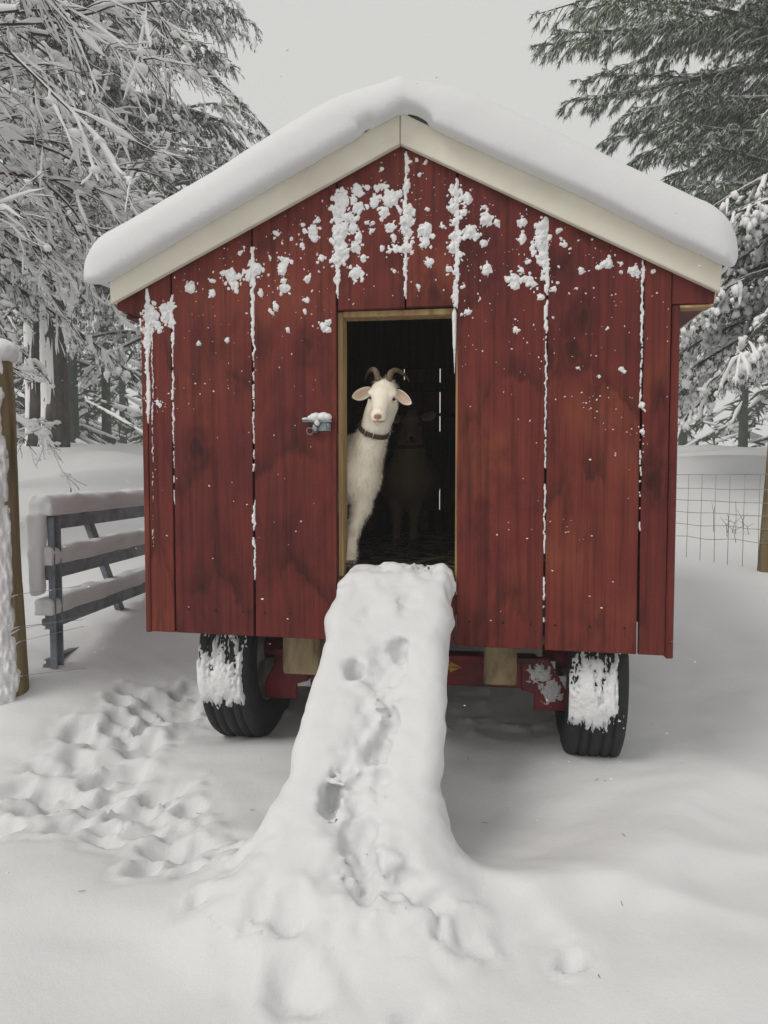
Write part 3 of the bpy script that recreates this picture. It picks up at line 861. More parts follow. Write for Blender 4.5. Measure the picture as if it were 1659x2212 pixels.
for wi, (cu, cv, cz) in enumerate(((-.605, .43, .340), (.725, .43, .325), (-.605, 1.62, .50), (.725, 1.62, .50))):
    w = empty('wheel', (0, 0, 0)); w.parent = wagon
    fl = 1 if cu < 0 else -1
    c = np.array([cu, cv, cz])
    mk('tyre', tV * [fl, 1, 1] + c, tF, M['rubber'], w)
    mk('rim', rV * [-fl, 1, 1] + c, rF, M['rim'], w)
    if wi < 2:
        sp = ((.045, .080, -.125, -.110) if wi == 0 else (.055, .095, -.105, -.080))
        V, F = plaster(cu, cv, cz, 80 + wi, R(-2) if wi == 0 else R(-8), sp)
        mk('wheel_snow', V, F, M['snow_clump'], w)
# axle beam and brackets
mb = MB(); mb.box(-.50, .535, .36, .44, .225, .345, .006); mb.build('axle_beam', M['redmetal'], wagon)
mb = MB(); mb.box(-.50, .535, .335, .3595, .325, .352, .004); mb.build('axle_flange', M['redmetal'], wagon)
for s in (-1, 1):
    c0 = .06
    poly = [(c0 + s * .415, .352), (c0 + s * .515, .352), (c0 + s * .592, .215), (c0 + s * .592, .150), (c0 + s * .462, .152), (c0 + s * .462, .212), (c0 + s * .415, .226)]
    V, F = prism(poly, .338, .3585, .004); fix_normals(mk('axle_bracket', V, F, M['redmetal'], wagon, False))
    V, F = one_tube([(c0 + s * .5, .43, .335), (c0 + s * .63, .43, .335)], .045, 16); mk('axle_stub', V, F, M['redmetal'], wagon)
mb = MB(); mb.box(-.50, .535, 1.58, 1.66, .40, .52, .006); mb.build('axle_beam', M['redmetal'], wagon)
# ragged rime on the bracket face
def rime(uc, zc, ru, rz, v, seed, ragged=.5):
    uu = np.linspace(-1, 1, 46); zz = np.linspace(-1, 1, 46); A, B = np.meshgrid(uu, zz, indexing='ij')
    d = np.sqrt(A * A + B * B) + ragged * fbm(A * 5, B * 5, 0, 3, seed)
    t = .010 * (1 - sstep(.25, .95, d)) - .004 + .003 * fbm(A * 14, B * 14, 0, 2, seed + 1)
    V = np.stack([uc + A * ru, v - t, zc + B * rz], -1).reshape(-1, 3); q = np.arange(46 * 46).reshape(46, 46)
    return V, np.stack([q[:-1, :-1], q[1:, :-1], q[1:, 1:], q[:-1, 1:]], -1).reshape(-1, 4)
for args in ((.585, .225, .055, .06, .3375, 91, .28), (.540, .29, .06, .05, .3375, 92, .28), (-.42, .232, .07, .035, .3590, 93, .35)):
    V, F = rime(*args); mk('axle_snow', V, F, M['snow_clump'], wagon)
# yellow arrow decal
poly = [(.140, .288), (.205, .288), (.205, .278), (.248, .2985), (.205, .319), (.205, .3095), (.140, .3095)]
V = np.array([(a, .3578, b) for a, b in poly] + [(a, .3592, b) for a, b in poly]); n = len(poly)
F = [[0, 1, 5, 6], [2, 3, 4]]
F = F + [[i, i + n, (i + 1) % n + n, (i + 1) % n] for i in range(n)]
mk('arrow_decal', V, F, M['yellow'], wagon, False)
mb = MB(); mb.box(.142, .243, .3570, .3576, .2965, .3005, .0002); mb.build('arrow_stripe', M['redmetal'], wagon)
# timber bolsters between wagon and shed
for u0, u1, z0 in ((-.402, -.262, .303), (.336, .452, .294)):
    mb = MB(); mb.box(u0, u1, .15, 1.75, z0, .463, .007); mb.build('timber_bolster', M['block'], wagon)
for v in (.55, 1.3):
    mb = MB(); mb.box(-.75, .85, v, v + .09, .4635, .5345, .004); mb.build('cross_timber', M['block'], wagon)

# plank ramp that carries the snow
rampo = empty('plank_ramp', tuple(HUT0), -TH)
tag(rampo, 'plank ramp leaning on the doorway, buried under snow', 'ramp')
ang = math.atan2(.67, .8)
RMx = np.eye(4); RMx[:3, :3] = np.array([[1, 0, 0], [0, RD[0], RN[0]], [0, RD[1], RN[1]]]); RMx[:3, 3] = (0, 0, .755)
for u0, u1 in ((-.125, .044), (.05, .222)):
    mb = MB(); mb.box(u0, u1, .05, 1.05, -.190, -.166, .003, RMx); mb.build('plank', M['block'], rampo)
for s in (.2, .45, .7):
    mb = MB(); mb.box(-.12, .218, s, s + .03, -.1655, -.145, .003, RMx); mb.build('cleat', M['block'], rampo)

# ------------------------------------------------------------------ snow on the roof: one thick rounded layer
S = SDF((-1.14, -.16, 1.55), (1.2, DEPTH + .22, 2.50), .016)
X, Y, Z = S.axes()
ft = np.where(X < AP, 2.215 - .4907 * (AP - X), 2.215 - .5245 * (X - AP)) + .0085
ridge = .052 * np.exp(-((X - AP) / .15) ** 2)                     # the layer rounds over the ridge
hgt = (Z - ft) * .893                                               # height above the roof sheet
thick = .136 + .008 * fbm(X * 1.6, Y * 1.2, 0, 2, 101) - ridge
ul, ur, rr = -1.050, 1.100, .090
a1 = np.abs(X - (ul + ur) / 2) - ((ur - ul) / 2 - rr); a2 = np.abs(Y - (DEPTH + .15 - .105) / 2) - ((DEPTH + .15 + .105) / 2 - rr)
top = hgt - (thick - rr)
d3 = np.sqrt(np.maximum(a1, 0) ** 2 + np.maximum(a2, 0) ** 2 + np.maximum(top, 0) ** 2) + np.minimum(np.maximum(np.maximum(a1, a2), top), 0) - rr
dl, dr = np.maximum(-.965 - X, 0), np.maximum(X - 1.061, 0)
ftb = np.where(dl > 0, 1.7215 + 2.2 * dl ** 2 - .12 * dl, np.where(dr > 0, 1.6955 + 2.2 * dr ** 2 - .12 * dr, ft))       # rounded underside where it overhangs the eaves
low = -(Z - ftb + .021 * sstep(-.012, -.034, Y)) * .893
f = np.maximum(d3, low)
f = f + .003 * fbm(X * 5, Y * 5, Z * 5, 2, 111) + .0016 * fbm(X * 24, Y * 24, Z * 40, 2, 121)
S.F = f.astype(np.float32)
for u, z, ru, rz, a in ((.115, 2.183, .060, .013, -.48), (-.045, 2.165, .030, .008, .46), (.60, 1.921, .20, .004, -.483)):
    ca, sa = math.cos(a), math.sin(a)
    S.ell((u, -.085, z), (ru, .065, rz), .012, np.array([[ca, 0, -sa], [0, 1, 0], [sa, 0, ca]]), sub=True)
V, F = S.mesh(); V = smooth_mesh(V, F, 2, .5)
tag(mk('roof_snow', hw(V[:, 0], V[:, 1], V[:, 2]), F, M['snow']), 'thick rounded layer of snow on the shed roof', 'snow', kind='stuff')

# ------------------------------------------------------------------ snow clinging to the front boards
C1 = [(240,940,24),(350,965,18),(445,885,34),(405,870,18),(460,930,25),(480,880,20),(550,740,15),(535,815,17),(575,840,28),(545,870,28),(550,920,18),(595,965,16),(720,800,24),(705,848,22),(715,905,14),(715,945,24),(800,720,16),(855,655,30),(870,690,16),(885,597,14),(898,785,18),(808,622,12),(675,668,16),(828,890,20),(825,1000,17),(822,1060,10),(670,1040,18),(648,1065,14),
(1005,500,40),(980,560,33),(1035,590,36),(1000,660,38),(985,700,30),(1085,535,30),(1080,580,18),(1060,635,25),(1085,680,22),(1010,760,34),(985,800,28),(1075,740,26),(1110,780,18),(1075,870,30),(980,890,14),(1045,865,14),(1085,445,22),(1020,460,16),(1130,430,16),(1095,465,14),(1065,490,18),(1165,505,26),(1190,480,18),(1215,430,22),(1180,435,16),(1240,500,36),(1265,495,28),(1220,560,26),(1290,465,22),(1250,630,24),(1270,685,14),(1275,735,20),(1245,750,14),(1210,740,11),(1165,615,12),(1155,650,13),(1135,610,10),(1337,420,18),(1345,300,12),(1340,340,12),(1345,545,25),(1335,600,32),(1335,660,28),(1335,740,28),(1330,800,12),(1330,850,10),(1430,640,32),(1425,710,25),(1440,538,12),(1515,630,12),(1450,808,20),(1265,858,12),(1395,930,12),(1385,290,12),(1430,300,10),(1400,370,10),(1208,340,12),(425,1205,12),(280,1222,12),(735,1155,12),(750,690,10),(700,710,8),(640,790,9),(490,760,14),(505,740,9),(355,905,14),(1300,545,12)]
C2 = [(50,60,33),(45,150,32),(50,240,30),(45,330,35),(40,400,30),(75,450,28),(130,90,36),(105,180,26),(240,150,17),(250,225,40),(325,250,20),(150,310,40),(190,325,22),(245,370,20),(480,345,26),(490,235,22),(465,240,14),(520,495,18),(470,545,20),(255,545,32),(15,535,22),(60,560,22),(60,620,14),(105,645,13),(430,610,36),(440,645,26),(395,605,22),(520,615,32),(550,635,22),(490,600,20),(600,720,20),(675,668,18),(610,590,20),(610,265,34),(600,330,42),(598,390,40),(610,450,33),(615,500,26),(625,540,18),(715,290,18),(750,380,16),(785,410,10),(830,355,10),(860,548,20),(960,525,16),(1010,508,28),(1035,510,22),(985,515,18),(1105,500,13),(1190,548,28),(1165,548,16),(1215,560,16),(1240,580,12),(1110,560,11),(1310,550,14),(820,660,12),(45,715,22),(140,815,20),(100,825,11),(430,915,20),(455,930,14),(1110,1170,18),(1130,1185,11),(1245,1400,16),(1255,1430,9),(1240,1580,16),(205,730,13),(680,850,8),(1020,913,9),(968,1222,10),(835,1160,9),(880,688,7),(705,520,9),(705,628,10),(665,625,9),(730,350,9)]
cl = [(309.7 + x * .4267, 221.2 + y * .4267, r * .4267) for x, y, r in C1] + [(964.7 + x * .3402, 398.2 + y * .3402, r * .3402) for x, y, r in C2]
cl += [(322, 672, 15), (318, 690, 13), (316, 712, 11), (334, 680, 12), (326, 700, 10), (316, 735, 9), (340, 702, 9), (345, 715, 7), (357, 664, 10), (368, 660, 10), (360, 682, 11), (368, 700, 8), (352, 690, 6), (338, 870, 6), (345, 875, 5), (712, 695, 6), (700, 705, 8), (710, 712, 6)]
crng = np.random.default_rng(17)
# thickness of the blown crust over the wall plane: clumps and seam strips with ragged, feathered outlines
GH = .0023
cu_, cz_ = np.arange(-.868, .95, GH), np.arange(.55, 2.12, GH)
CU, CZ = np.meshgrid(cu_, cz_, indexing='ij')
fine = fbm(CU * 130, CZ * 130, 0, 3, 301); mid = fbm(CU * 42, CZ * 42, 0, 3, 303)
wu = CU + .004 * mid + .0022 * fine; wz = CZ + .005 * fbm(CU * 40, CZ * 40, 5, 3, 305)
BASE = np.full(CU.shape, -1.0); HM_ = np.zeros(CU.shape)
def dab(u, z, ru, rz, hmax):
    i0, i1 = np.searchsorted(cu_, [u - ru * 1.6, u + ru * 1.6]); j0, j1 = np.searchsorted(cz_, [z - rz * 1.6, z + rz * 1.6])
    if i1 <= i0 or j1 <= j0: return
    sl = (slice(i0, i1), slice(j0, j1))
    bq = 1 - np.sqrt(((wu[sl] - u) / ru) ** 2 + ((wz[sl] - z) / rz) ** 2)
    HM_[sl] = np.where(bq > BASE[sl], hmax, HM_[sl]); BASE[sl] = np.maximum(BASE[sl], bq)
for x, y, r in cl:
    u, z = wall_pt(x, y); rm = r / 640.0
    dab(u, z, rm * .95, rm, min(.013, .35 * rm + .003))
    for i in range(4 if r < 9 else 9):
        t = crng.uniform(0, 6.28); dd = crng.uniform(.7, 1.5) * rm; r2 = rm * crng.uniform(.12, .42)
        dab(u + dd * math.cos(t), z + dd * math.sin(t) * 1.1, r2, r2 * crng.uniform(.8, 1.4), .3 * r2 + .0015)
def seam(x0, y0, x1, y1, w, fill=1.0):
    n = int(abs(y1 - y0) / 5) + 2
    for i in range(n):
        t = (i + crng.uniform(0, 1)) / n; u, z = wall_pt(x0 + (x1 - x0) * t, y0 + (y1 - y0) * t)
        if crng.uniform() > fill * .80: continue
        r_ = w * (.50 if z > 1.5 else .36) * crng.uniform(.5, 1.35); dab(u + crng.normal(0, w * .15), z, r_, r_ * crng.uniform(3, 8), .45 * r_ + .001)
for a in ((371.5, 640, 374, 905, .0075, 1.0), (374, 905, 377, 1095, .0042, .8), (545.5, 560, 547.5, 760, .0095, 1.0), (547.5, 760, 548.5, 1010, .0052, .9), (549, 1085, 549.5, 1140, .008, 1.0), (549.5, 1170, 550, 1240, .008, 1.0), (726, 440, 729, 640, .013, .8), (877.5, 340, 876, 625, .0085, 1.0), (986, 395, 986, 660, .0105, 1.0), (1183, 480, 1180, 700, .008, 1.0), (1180, 700, 1177, 1010, .0055, 1.1), (1176, 1040, 1175, 1190, .0055, .9), (1388, 565, 1384, 860, .0052, 1.1), (1384, 930, 1382, 1150, .0042, .6), (1175, 1240, 1174, 1402, .0045, .6), (329, 690, 330, 1000, .0055, .9), (330, 1000, 331, 1180, .0035, .7), (318, 660, 319, 890, .016, 1.0)):
    seam(*a)
bb = BASE + .16 * mid + .14 * fine
thk = np.where(bb > 0, np.sqrt(np.clip(bb, 0, 1)) * HM_ * (1 + .35 * mid + .25 * fine) + .0006, -.0022)
door = (CU > -.160) & (CU < .2425) & (CZ < 1.594); thk[door] = -.0022
fas = 2.115 - np.where(CU < AP, .472 * (AP - CU), .5136 * (CU - AP)); thk[CZ > fas - .002] = -.0022
VV3 = np.stack([CU, -thk, CZ], -1).reshape(-1, 3); q = np.arange(CU.size).reshape(CU.shape)
Q4 = np.stack([q[:-1, :-1], q[1:, :-1], q[1:, 1:], q[:-1, 1:]], -1).reshape(-1, 4)
Q4 = Q4[(thk.ravel()[Q4] > 0).any(1)]
used, inv = np.unique(Q4.ravel(), return_inverse=True); crV = VV3[used]; crF = inv.reshape(-1, 4)
big = (crV, np.concatenate([crF[:, [0, 1, 2]], crF[:, [0, 2, 3]]]))
CC, SS = [], []
for i in range(380):                                   # spatter, thicker towards the gable
    while True:
        u = crng.uniform(-.83, .91); z = 2.12 - abs(crng.normal(0, .42))
        if z < fas_bot(u) - .01 and z > .55 and not (-.17 < u < .25 and z < 1.61): break
    r_ = .001 + .0030 * crng.uniform() ** 2.2 * (1 if z > 1.6 else .6)
    CC.append((u, 0, z)); SS.append((r_, r_ * .7, r_ * crng.uniform(.8, 1.5)))
for u0, z0, n in ((.66, 1.28, 18), (-.62, 1.33, 9), (-.56, .98, 4), (.62, .86, 9), (.71, 1.22, 8), (-.80, 1.28, 14), (.46, .87, 6), (-.35, .86, 5), (.83, 1.16, 10)):
    for i in range(n):
        u, z = crng.normal(u0, .045), crng.normal(z0, .03)
        r_ = crng.uniform(.001, .0030); CC.append((u, 0, z)); SS.append((r_ * 1.3, r_ * .7, r_))
small = blobs(CC, SS, 1, .7, 2.4, 9)
ST = []
# sheet of snow stuck in the right-hand edge of the doorway
n = 40; ys = np.linspace(662, 806, n); P = np.array([wall_pt(981.5, b, .0) for b in ys])
rad = .0085 * np.interp(ys, [662, 676, 740, 760, 806], [.2, 1, .75, .42, .05]) + .0006 * vnoise(np.arange(n) * .8, 0, 0, 141)
ST.append(tubes(np.stack([P[:, 0], np.full(n, .012), P[:, 1]], -1)[None], rad[None], 8))
sV, sF = joinVF([(v, np.concatenate([f[:, [0, 1, 2]], f[:, [0, 2, 3]]])) for v, f in ST] + [big, small])
wall_snow = mk('wall_snow', hw(sV[:, 0], sV[:, 1], sV[:, 2]), sF, M['snow_clump'])
tag(wall_snow, 'clumps of wind-blown snow stuck to the red front boards', 'snow', kind='stuff')

# straw and blown snow on the inner floor
n = 900
B = np.stack([rng.uniform(-.7, .8, n), rng.uniform(.1, 1.7, n), rng.uniform(.697, .715, n)], -1); a = rng.uniform(0, 6.28, n); L = rng.uniform(.04, .13, n)
D = np.stack([np.cos(a) * L, np.sin(a) * L, rng.normal(0, .12, n) * L], -1)
V, F = tubes(np.stack([B, B + D * .5, B + D], 1), np.full((n, 3), .0016), 3)
tag(mk('straw_bedding', hw(V[:, 0], V[:, 1], V[:, 2]), F, M['straw']), 'loose straw bedding on the shed floor inside the doorway', 'straw', kind='stuff')

# ------------------------------------------------------------------ goats
def goat(name, label, P, fur, dark, h, seed):
    """P: joints in the shed frame. One continuous body grown as a blend of tapered volumes."""
    E = np.array(P['eyes']); f = np.array(P['fwd'], float); f /= np.linalg.norm(f)
    r = np.array(P['right'], float); r -= f * (r @ f); r /= np.linalg.norm(r); up = np.cross(f, r)
    k = P.get('k', 1.0)
    def hd(x, y, z): return E + k * (x * r + y * f + z * up)
    HM = np.stack([r, f, up], 1)
    allp = np.array([E] + [np.array(q) for l in P['legs'] for q, _ in l] + [np.array(q) for q, _ in P['spine']])
    S = SDF(allp.min(0) - .19, allp.max(0) + .17, h)
    # head
    S.ell(hd(0, -.040, -.002), (.042 * k, .052 * k, .042 * k), .02, HM)
    S.ell(hd(0, -.008, .0), (.037 * k, .045 * k, .030 * k), .02, HM)
    S.cone(hd(0, .004, -.014), hd(0, .096, -.026), .034 * k, .0205 * k, .02)
    S.ell(hd(0, .099, -.030), (.0225 * k, .023 * k, .022 * k), .015, HM)
    S.cone(hd(0, -.03, -.050), hd(0, .082, -.052), .034 * k, .0165 * k, .02)
    S.ell(hd(0, .088, -.056), (.0155 * k, .017 * k, .010 * k), .012, HM)
    for s in (-1, 1):
        S.ell(hd(s * .017, -.012, -.036), (.026 * k, .036 * k, .030 * k), .018, HM)
        S.ell(hd(s * .0345, .0, .010), (.014 * k, .022 * k, .009 * k), .012, HM)
        S.ell(hd(s * .044, .014, -.005), (.009 * k, .015 * k, .006 * k), .006, HM, sub=True)
        S.ell(hd(s * .010, .1225, -.026), (.0050 * k, .006 * k, .0045 * k), .004, HM, sub=True)
    for a, b in (((-.026, .084, -.038), (-.014, .105, -.046)), ((-.014, .105, -.046), (.014, .105, -.046)), ((.014, .105, -.046), (.026, .084, -.038))):
        S.cone(hd(*a), hd(*b), .0036 * k, .0036 * k, .004, sub=True)
    # spine: neck, chest, barrel, rump
    sp = P['spine']
    for (a, ra), (b, rb) in zip(sp[:-1], sp[1:]): S.cone(a, b, ra, rb, .03)
    for c, rad in P['masses']: S.ell(c, rad, .05)
    for leg in P['legs']:
        for (a, ra), (b, rb) in zip(leg[:-1], leg[1:]): S.cone(a, b, ra, rb, .022)
    V, F = S.mesh(); V = smooth_mesh(V, F, 2, .5); N = normals_of(V, F)
    V = V + N * (.0022 * fbm(V[:, 0] * 34, V[:, 1] * 34, V[:, 2] * 14, 3, seed))[:, None]
    # coat colours: pale body, pink-brown nose and lips, dirt-stained flank and knees
    col = np.tile(np.array(fur), (len(V), 1))
    def paint(c, rad, colr, w=1.0, soft=.5):
        d = np.linalg.norm((V - np.array(c)) / np.array(rad), axis=1); m = (w * (1 - sstep(1 - soft, 1.0, d)))[:, None]
        col[:] = col * (1 - m) + np.array(colr) * m
    nse = P.get('nose', (.34, .15, .095))
    paint(hd(0, .120, -.022), (.016, .020, .0115), nse, .95, .4)
    paint(hd(0, .115, -.036), (.006, .014, .012), nse, .8, .5)
    paint(hd(0, .104, -.046), (.030, .030, .0055), tuple(np.array(nse) * .75), .85, .5)
    paint(hd(0, .100, -.056), (.016, .025, .008), tuple(np.array(nse) * .5 + np.array(fur) * .5), .5, .8)
    for s in (-1, 1):
        paint(hd(s * .044, .013, -.005), (.014, .02, .0085), tuple(np.array(fur) * (.40, .30, .24)), .85, .8)
        paint(hd(s * .010, .1225, -.026), (.006, .008, .005), (.08, .03, .02), .9, .5)
    for c, rad, cc, w in P.get('stains', []): paint(c, rad, cc, w, .9)
    root = empty(name, tuple(HUT0), -TH)
    tag(root, label, 'goat')
    body = mk('body', V, F, M['coat'], root, True, col)
    # short coat hairs on the parts in view
    m = np.where(V[:, 1] < P['fur_v'])[0]; m = rng.choice(m, min(len(m), P.get('hairs', 16000)))
    Nn = N[m]; tgt = np.array([0, 0, -1.0])
    face = (np.linalg.norm(V[m] - hd(0, .04, -.03), axis=1) < .115)
    ln = np.where(face, .0045, .016) * rng.uniform(.6, 1.4, len(m))
    fl = tgt - Nn * (Nn @ tgt)[:, None]; D = (Nn * .55 + fl * .8 + rng.normal(0, .22, Nn.shape)); D /= np.linalg.norm(D, axis=1, keepdims=True)
    hV, hF = needles(V[m] - Nn * .001, D * ln[:, None], np.full(len(m), .0013))
    hair = mk('hair', hV, hF, M['coat'], body, False, np.repeat(col[m] * rng.uniform(.85, 1.08, (len(m), 1)), 3, 0).clip(0, .95)); hair['kind'] = 'stuff'
    # eyes
    for s in (-1, 1):
        V0, F0 = ico(3); c = hd(s * .0385, .011, -.005)
        mk('eye', c + (V0 * [.006 * k, .010 * k, .0042 * k]) @ HM.T, F0, M['eye'], root)
    # ears: cupped leaves, drooping sideways
    for b, t, cup in P['ears']:
        b = np.array(b); t = np.array(t); ax = t - b; L = np.linalg.norm(ax); ax = ax / L
        fr = f - ax * (f @ ax); fr /= np.linalg.norm(fr); sd = np.cross(ax, fr)
        ss = np.linspace(0, 1, 14); tt = np.linspace(-1, 1, 11); SS_, TT_ = np.meshgrid(ss, tt, indexing='ij')
        wdt = .34 * L * (.42 + .9 * SS_ ** .75 * (1 - SS_) ** .85 * 1.6) * np.sqrt(np.clip(1.02 - SS_ ** 6, 0, 1))
        cp = cup * wdt * (TT_ ** 2 - .4) * (1 - .4 * SS_)
        bend = -.10 * L * np.sin(SS_ * 1.6)
        Vf = b + ax * (SS_ * L)[..., None] + sd * (TT_ * wdt)[..., None] + fr * cp[..., None] + np.array([0, 0, 1.0]) * bend[..., None]
        Vb = Vf - fr * (.0055 * (1 - .75 * np.abs(TT_) ** 3))[..., None]
        n1, n2 = SS_.shape; q = np.arange(n1 * n2).reshape(n1, n2)
        Ff = np.stack([q[:-1, :-1], q[1:, :-1], q[1:, 1:], q[:-1, 1:]], -1).reshape(-1, 4); Fb = Ff[:, ::-1] + n1 * n2
        rim = [[q[i, 0], q[i, 0] + n1 * n2, q[i + 1, 0] + n1 * n2, q[i + 1, 0]] for i in range(n1 - 1)] + [[q[i, -1], q[i + 1, -1], q[i + 1, -1] + n1 * n2, q[i, -1] + n1 * n2] for i in range(n1 - 1)] + [[q[-1, j], q[-1, j] + n1 * n2, q[-1, j + 1] + n1 * n2, q[-1, j + 1]] for j in range(n2 - 1)]
        inner = np.array(P.get('ear_in', (.62, .40, .29))); cf = np.array(fur) * .3 + inner * .7
        e = ((1 - sstep(.45, .95, np.abs(TT_))) * (1 - sstep(.75, 1, SS_)))[..., None]; cfr = (np.array(fur) * (1 - e) + cf * e).reshape(-1, 3)
        mk('ear', np.concatenate([Vf.reshape(-1, 3), Vb.reshape(-1, 3)]), np.concatenate([Ff, Fb, np.array(rim)]), M['coat'], root, True, np.concatenate([cfr, np.tile(np.array(fur), (n1 * n2, 1))]))
    for pts, rad in P.get('horns', []):
        pts = np.array(pts); t = np.linspace(0, 1, len(pts)); tq = np.linspace(0, 1, 26)
        cf = [np.polyfit(t, pts[:, c], 3) for c in range(3)]
        Q = np.stack([np.polyval(cf[c], tq) for c in range(3)], -1)
        rd = rad * (1 - .85 * tq ** 1.8) * (1 + .05 * np.sin(tq * 70))
        V_, F_ = one_tube(Q, rd, 12); mk('horn', V_, F_, M['horn'], root)
    if 'collar' in P:
        c, ax, rx, ry = P['collar']; c = np.array(c); ax = np.array(ax, float); ax /= np.linalg.norm(ax)
        e1 = np.array([1.0, 0, 0]); e1 -= ax * (e1 @ ax); e1 /= np.linalg.norm(e1); e2 = np.cross(ax, e1)
        a = np.linspace(0, 2 * np.pi, 49)[:-1]; V_, F_ = [], []
        for i, t in enumerate(a):
            d = math.cos(t) * rx * e1 + math.sin(t) * ry * e2; o_ = d / np.linalg.norm(d)
            for ro, zo in ((0, -.0085), (.004, -.0085), (.004, .0085), (0, .0085)): V_.append(c + d + o_ * ro + ax * zo)
        for i in range(48):
            for j in range(4): F_.append([i * 4 + j, ((i + 1) % 48) * 4 + j, ((i + 1) % 48) * 4 + (j + 1) % 4, i * 4 + (j + 1) % 4])
        col_o = fix_normals(mk('collar', V_, F_, M['leather'], root, False))
        for t in P.get('buckles', []):
            d = math.cos(t) * rx * e1 + math.sin(t) * ry * e2; o_ = d / np.linalg.norm(d); tg = np.cross(ax, o_)
            q = [c + d + o_ * .006 + tg * a_ * .006 + ax * b_ * .011 for a_, b_ in ((-1, -1), (1, -1), (1, 1), (-1, 1), (-1, -1))]
            V_, F_ = one_tube(q, .0016, 6); mk('buckle', V_, F_, M['buckle'], col_o)
    for leg in P['legs']:                             # hooves
        (a, ra) = leg[-1]; a = np.array(a); V_, F_ = one_tube([a + [0, .004, .012], a + [0, 0, -.004], a + [0, -.004, -.019]], [ra * .95, ra * 1.12, ra * 1.2], 10); mk('hoof', V_, F_, M['hoof'], root)
    return root

FL = .722
P1 = dict(k=1.06, eyes=(-.014, .062, 1.312), fwd=(.012, -.89, -.45), right=(1, .06, -.075),
    spine=[((-.020, .118, 1.288), .046), ((-.038, .120, 1.245), .045), ((-.056, .130, 1.195), .042), ((-.085, .155, 1.135), .056), ((-.145, .215, 1.055), .088), ((-.30, .36, 1.04), .13), ((-.46, .50, 1.03), .13), ((-.58, .60, 1.05), .10)],
    masses=[((-.118, .172, 1.035), (.070, .075, .095)), ((-.195, .235, 1.10), (.085, .10, .085)), ((-.36, .42, 1.0), (.14, .16, .15))],
    legs=[[((-.112, .175, .99), .052), ((-.108, .165, .925), .033), ((-.124, .15, .870), .022), ((-.137, .130, .832), .0195), ((-.138, .112, .780), .0155), ((-.137, .100, .752), .0175), ((-.136, .088, FL + .018), .0195)],
          [((-.235, .20, .99), .055), ((-.245, .20, .92), .036), ((-.25, .195, .832), .022), ((-.25, .185, .77), .016), ((-.25, .175, FL + .002), .0195)],
          [((-.50, .60, 1.03), .085), ((-.46, .56, .935), .055), ((-.545, .65, .845), .024), ((-.535, .64, .77), .017), ((-.53, .625, FL + .0), .0195)],
          [((-.60, .53, 1.03), .085), ((-.57, .48, .935), .055), ((-.655, .57, .845), .024), ((-.645, .56, .77), .017), ((-.64, .545, FL + .0), .0195)]],
    ears=[((-.058, .088, 1.337), (-.126, .085, 1.318), .55), ((.030, .092, 1.330), (.083, .086, 1.292), .55)],
    horns=[([(-.036, .090, 1.368), (-.043, .094, 1.398), (-.060, .118, 1.412), (-.082, .155, 1.402), (-.098, .19, 1.380)], .0108), ([(.006, .090, 1.366), (.012, .094, 1.395), (.028, .118, 1.407), (.048, .155, 1.395), (.064, .19, 1.374)], .0108)],
    collar=((-.054, .124, 1.197), (.34, -.36, .87), .0505, .0525), buckles=(4.35, 4.9),
    stains=[((-.20, .12, 1.12), (.12, .12, .11), (.52, .45, .36), .7), ((-.139, .12, .835), (.03, .04, .03), (.45, .34, .22), .6), ((-.137, .09, .75), (.03, .04, .05), (.5, .4, .28), .6), ((-.05, .08, 1.24), (.03, .06, .05), (.62, .52, .40), .5)],
    fur_v=.40, hairs=26000)
goat('white_goat', 'white horned goat with a leather collar looking out of the doorway', P1, (.86, .80, .68), None, .0046, 3)
DV = 1.0
P2 = dict(eyes=(-.022, DV, 1.285), fwd=(.10, -.85, -.50), right=(1, .12, .05),
    spine=[((-.03, DV + .055, 1.265), .052), ((-.035, DV + .08, 1.19), .056), ((-.04, DV + .11, 1.11), .075), ((-.045, DV + .16, 1.03), .105), ((-.06, DV + .34, 1.02), .135), ((-.08, DV + .50, 1.02), .13), ((-.09, DV + .62, 1.03), .10)],
    masses=[((-.045, DV + .12, 1.00), (.10, .09, .11)), ((-.07, DV + .38, .98), (.15, .18, .14))],
    legs=[[((-.10, DV + .13, .96), .05), ((-.105, DV + .13, .90), .035), ((-.105, DV + .12, .83), .021), ((-.105, DV + .11, .75), .015), ((-.105, DV + .10, .712), .019)],
          [((.005, DV + .13, .96), .05), ((-.015, DV + .13, .90), .035), ((-.02, DV + .12, .83), .021), ((-.022, DV + .11, .75), .015), ((-.024, DV + .10, .712), .019)],
          [((-.15, DV + .60, 1.0), .08), ((-.15, DV + .55, .92), .052), ((-.155, DV + .66, .84), .023), ((-.155, DV + .64, .76), .016), ((-.155, DV + .62, .712), .019)],
          [((-.02, DV + .60, 1.0), .08), ((-.02, DV + .55, .92), .052), ((-.02, DV + .66, .84), .023), ((-.02, DV + .64, .76), .016), ((-.02, DV + .62, .712), .019)]],
    ears=[((-.066, DV + .03, 1.30), (-.135, DV + .03, 1.315), .5), ((.024, DV + .03, 1.305), (.095, DV + .03, 1.335), .5)],
    collar=((-.034, DV + .085, 1.175), (.0, -.06, .6), .066, .069), nose=(.03, .022, .018), ear_in=(.2, .13, .1),
    fur_v=DV + .2, hairs=5000)
goat('brown_goat', 'brown goat standing in the dark behind the white goat', P2, (.24, .185, .12), None, .006, 13)

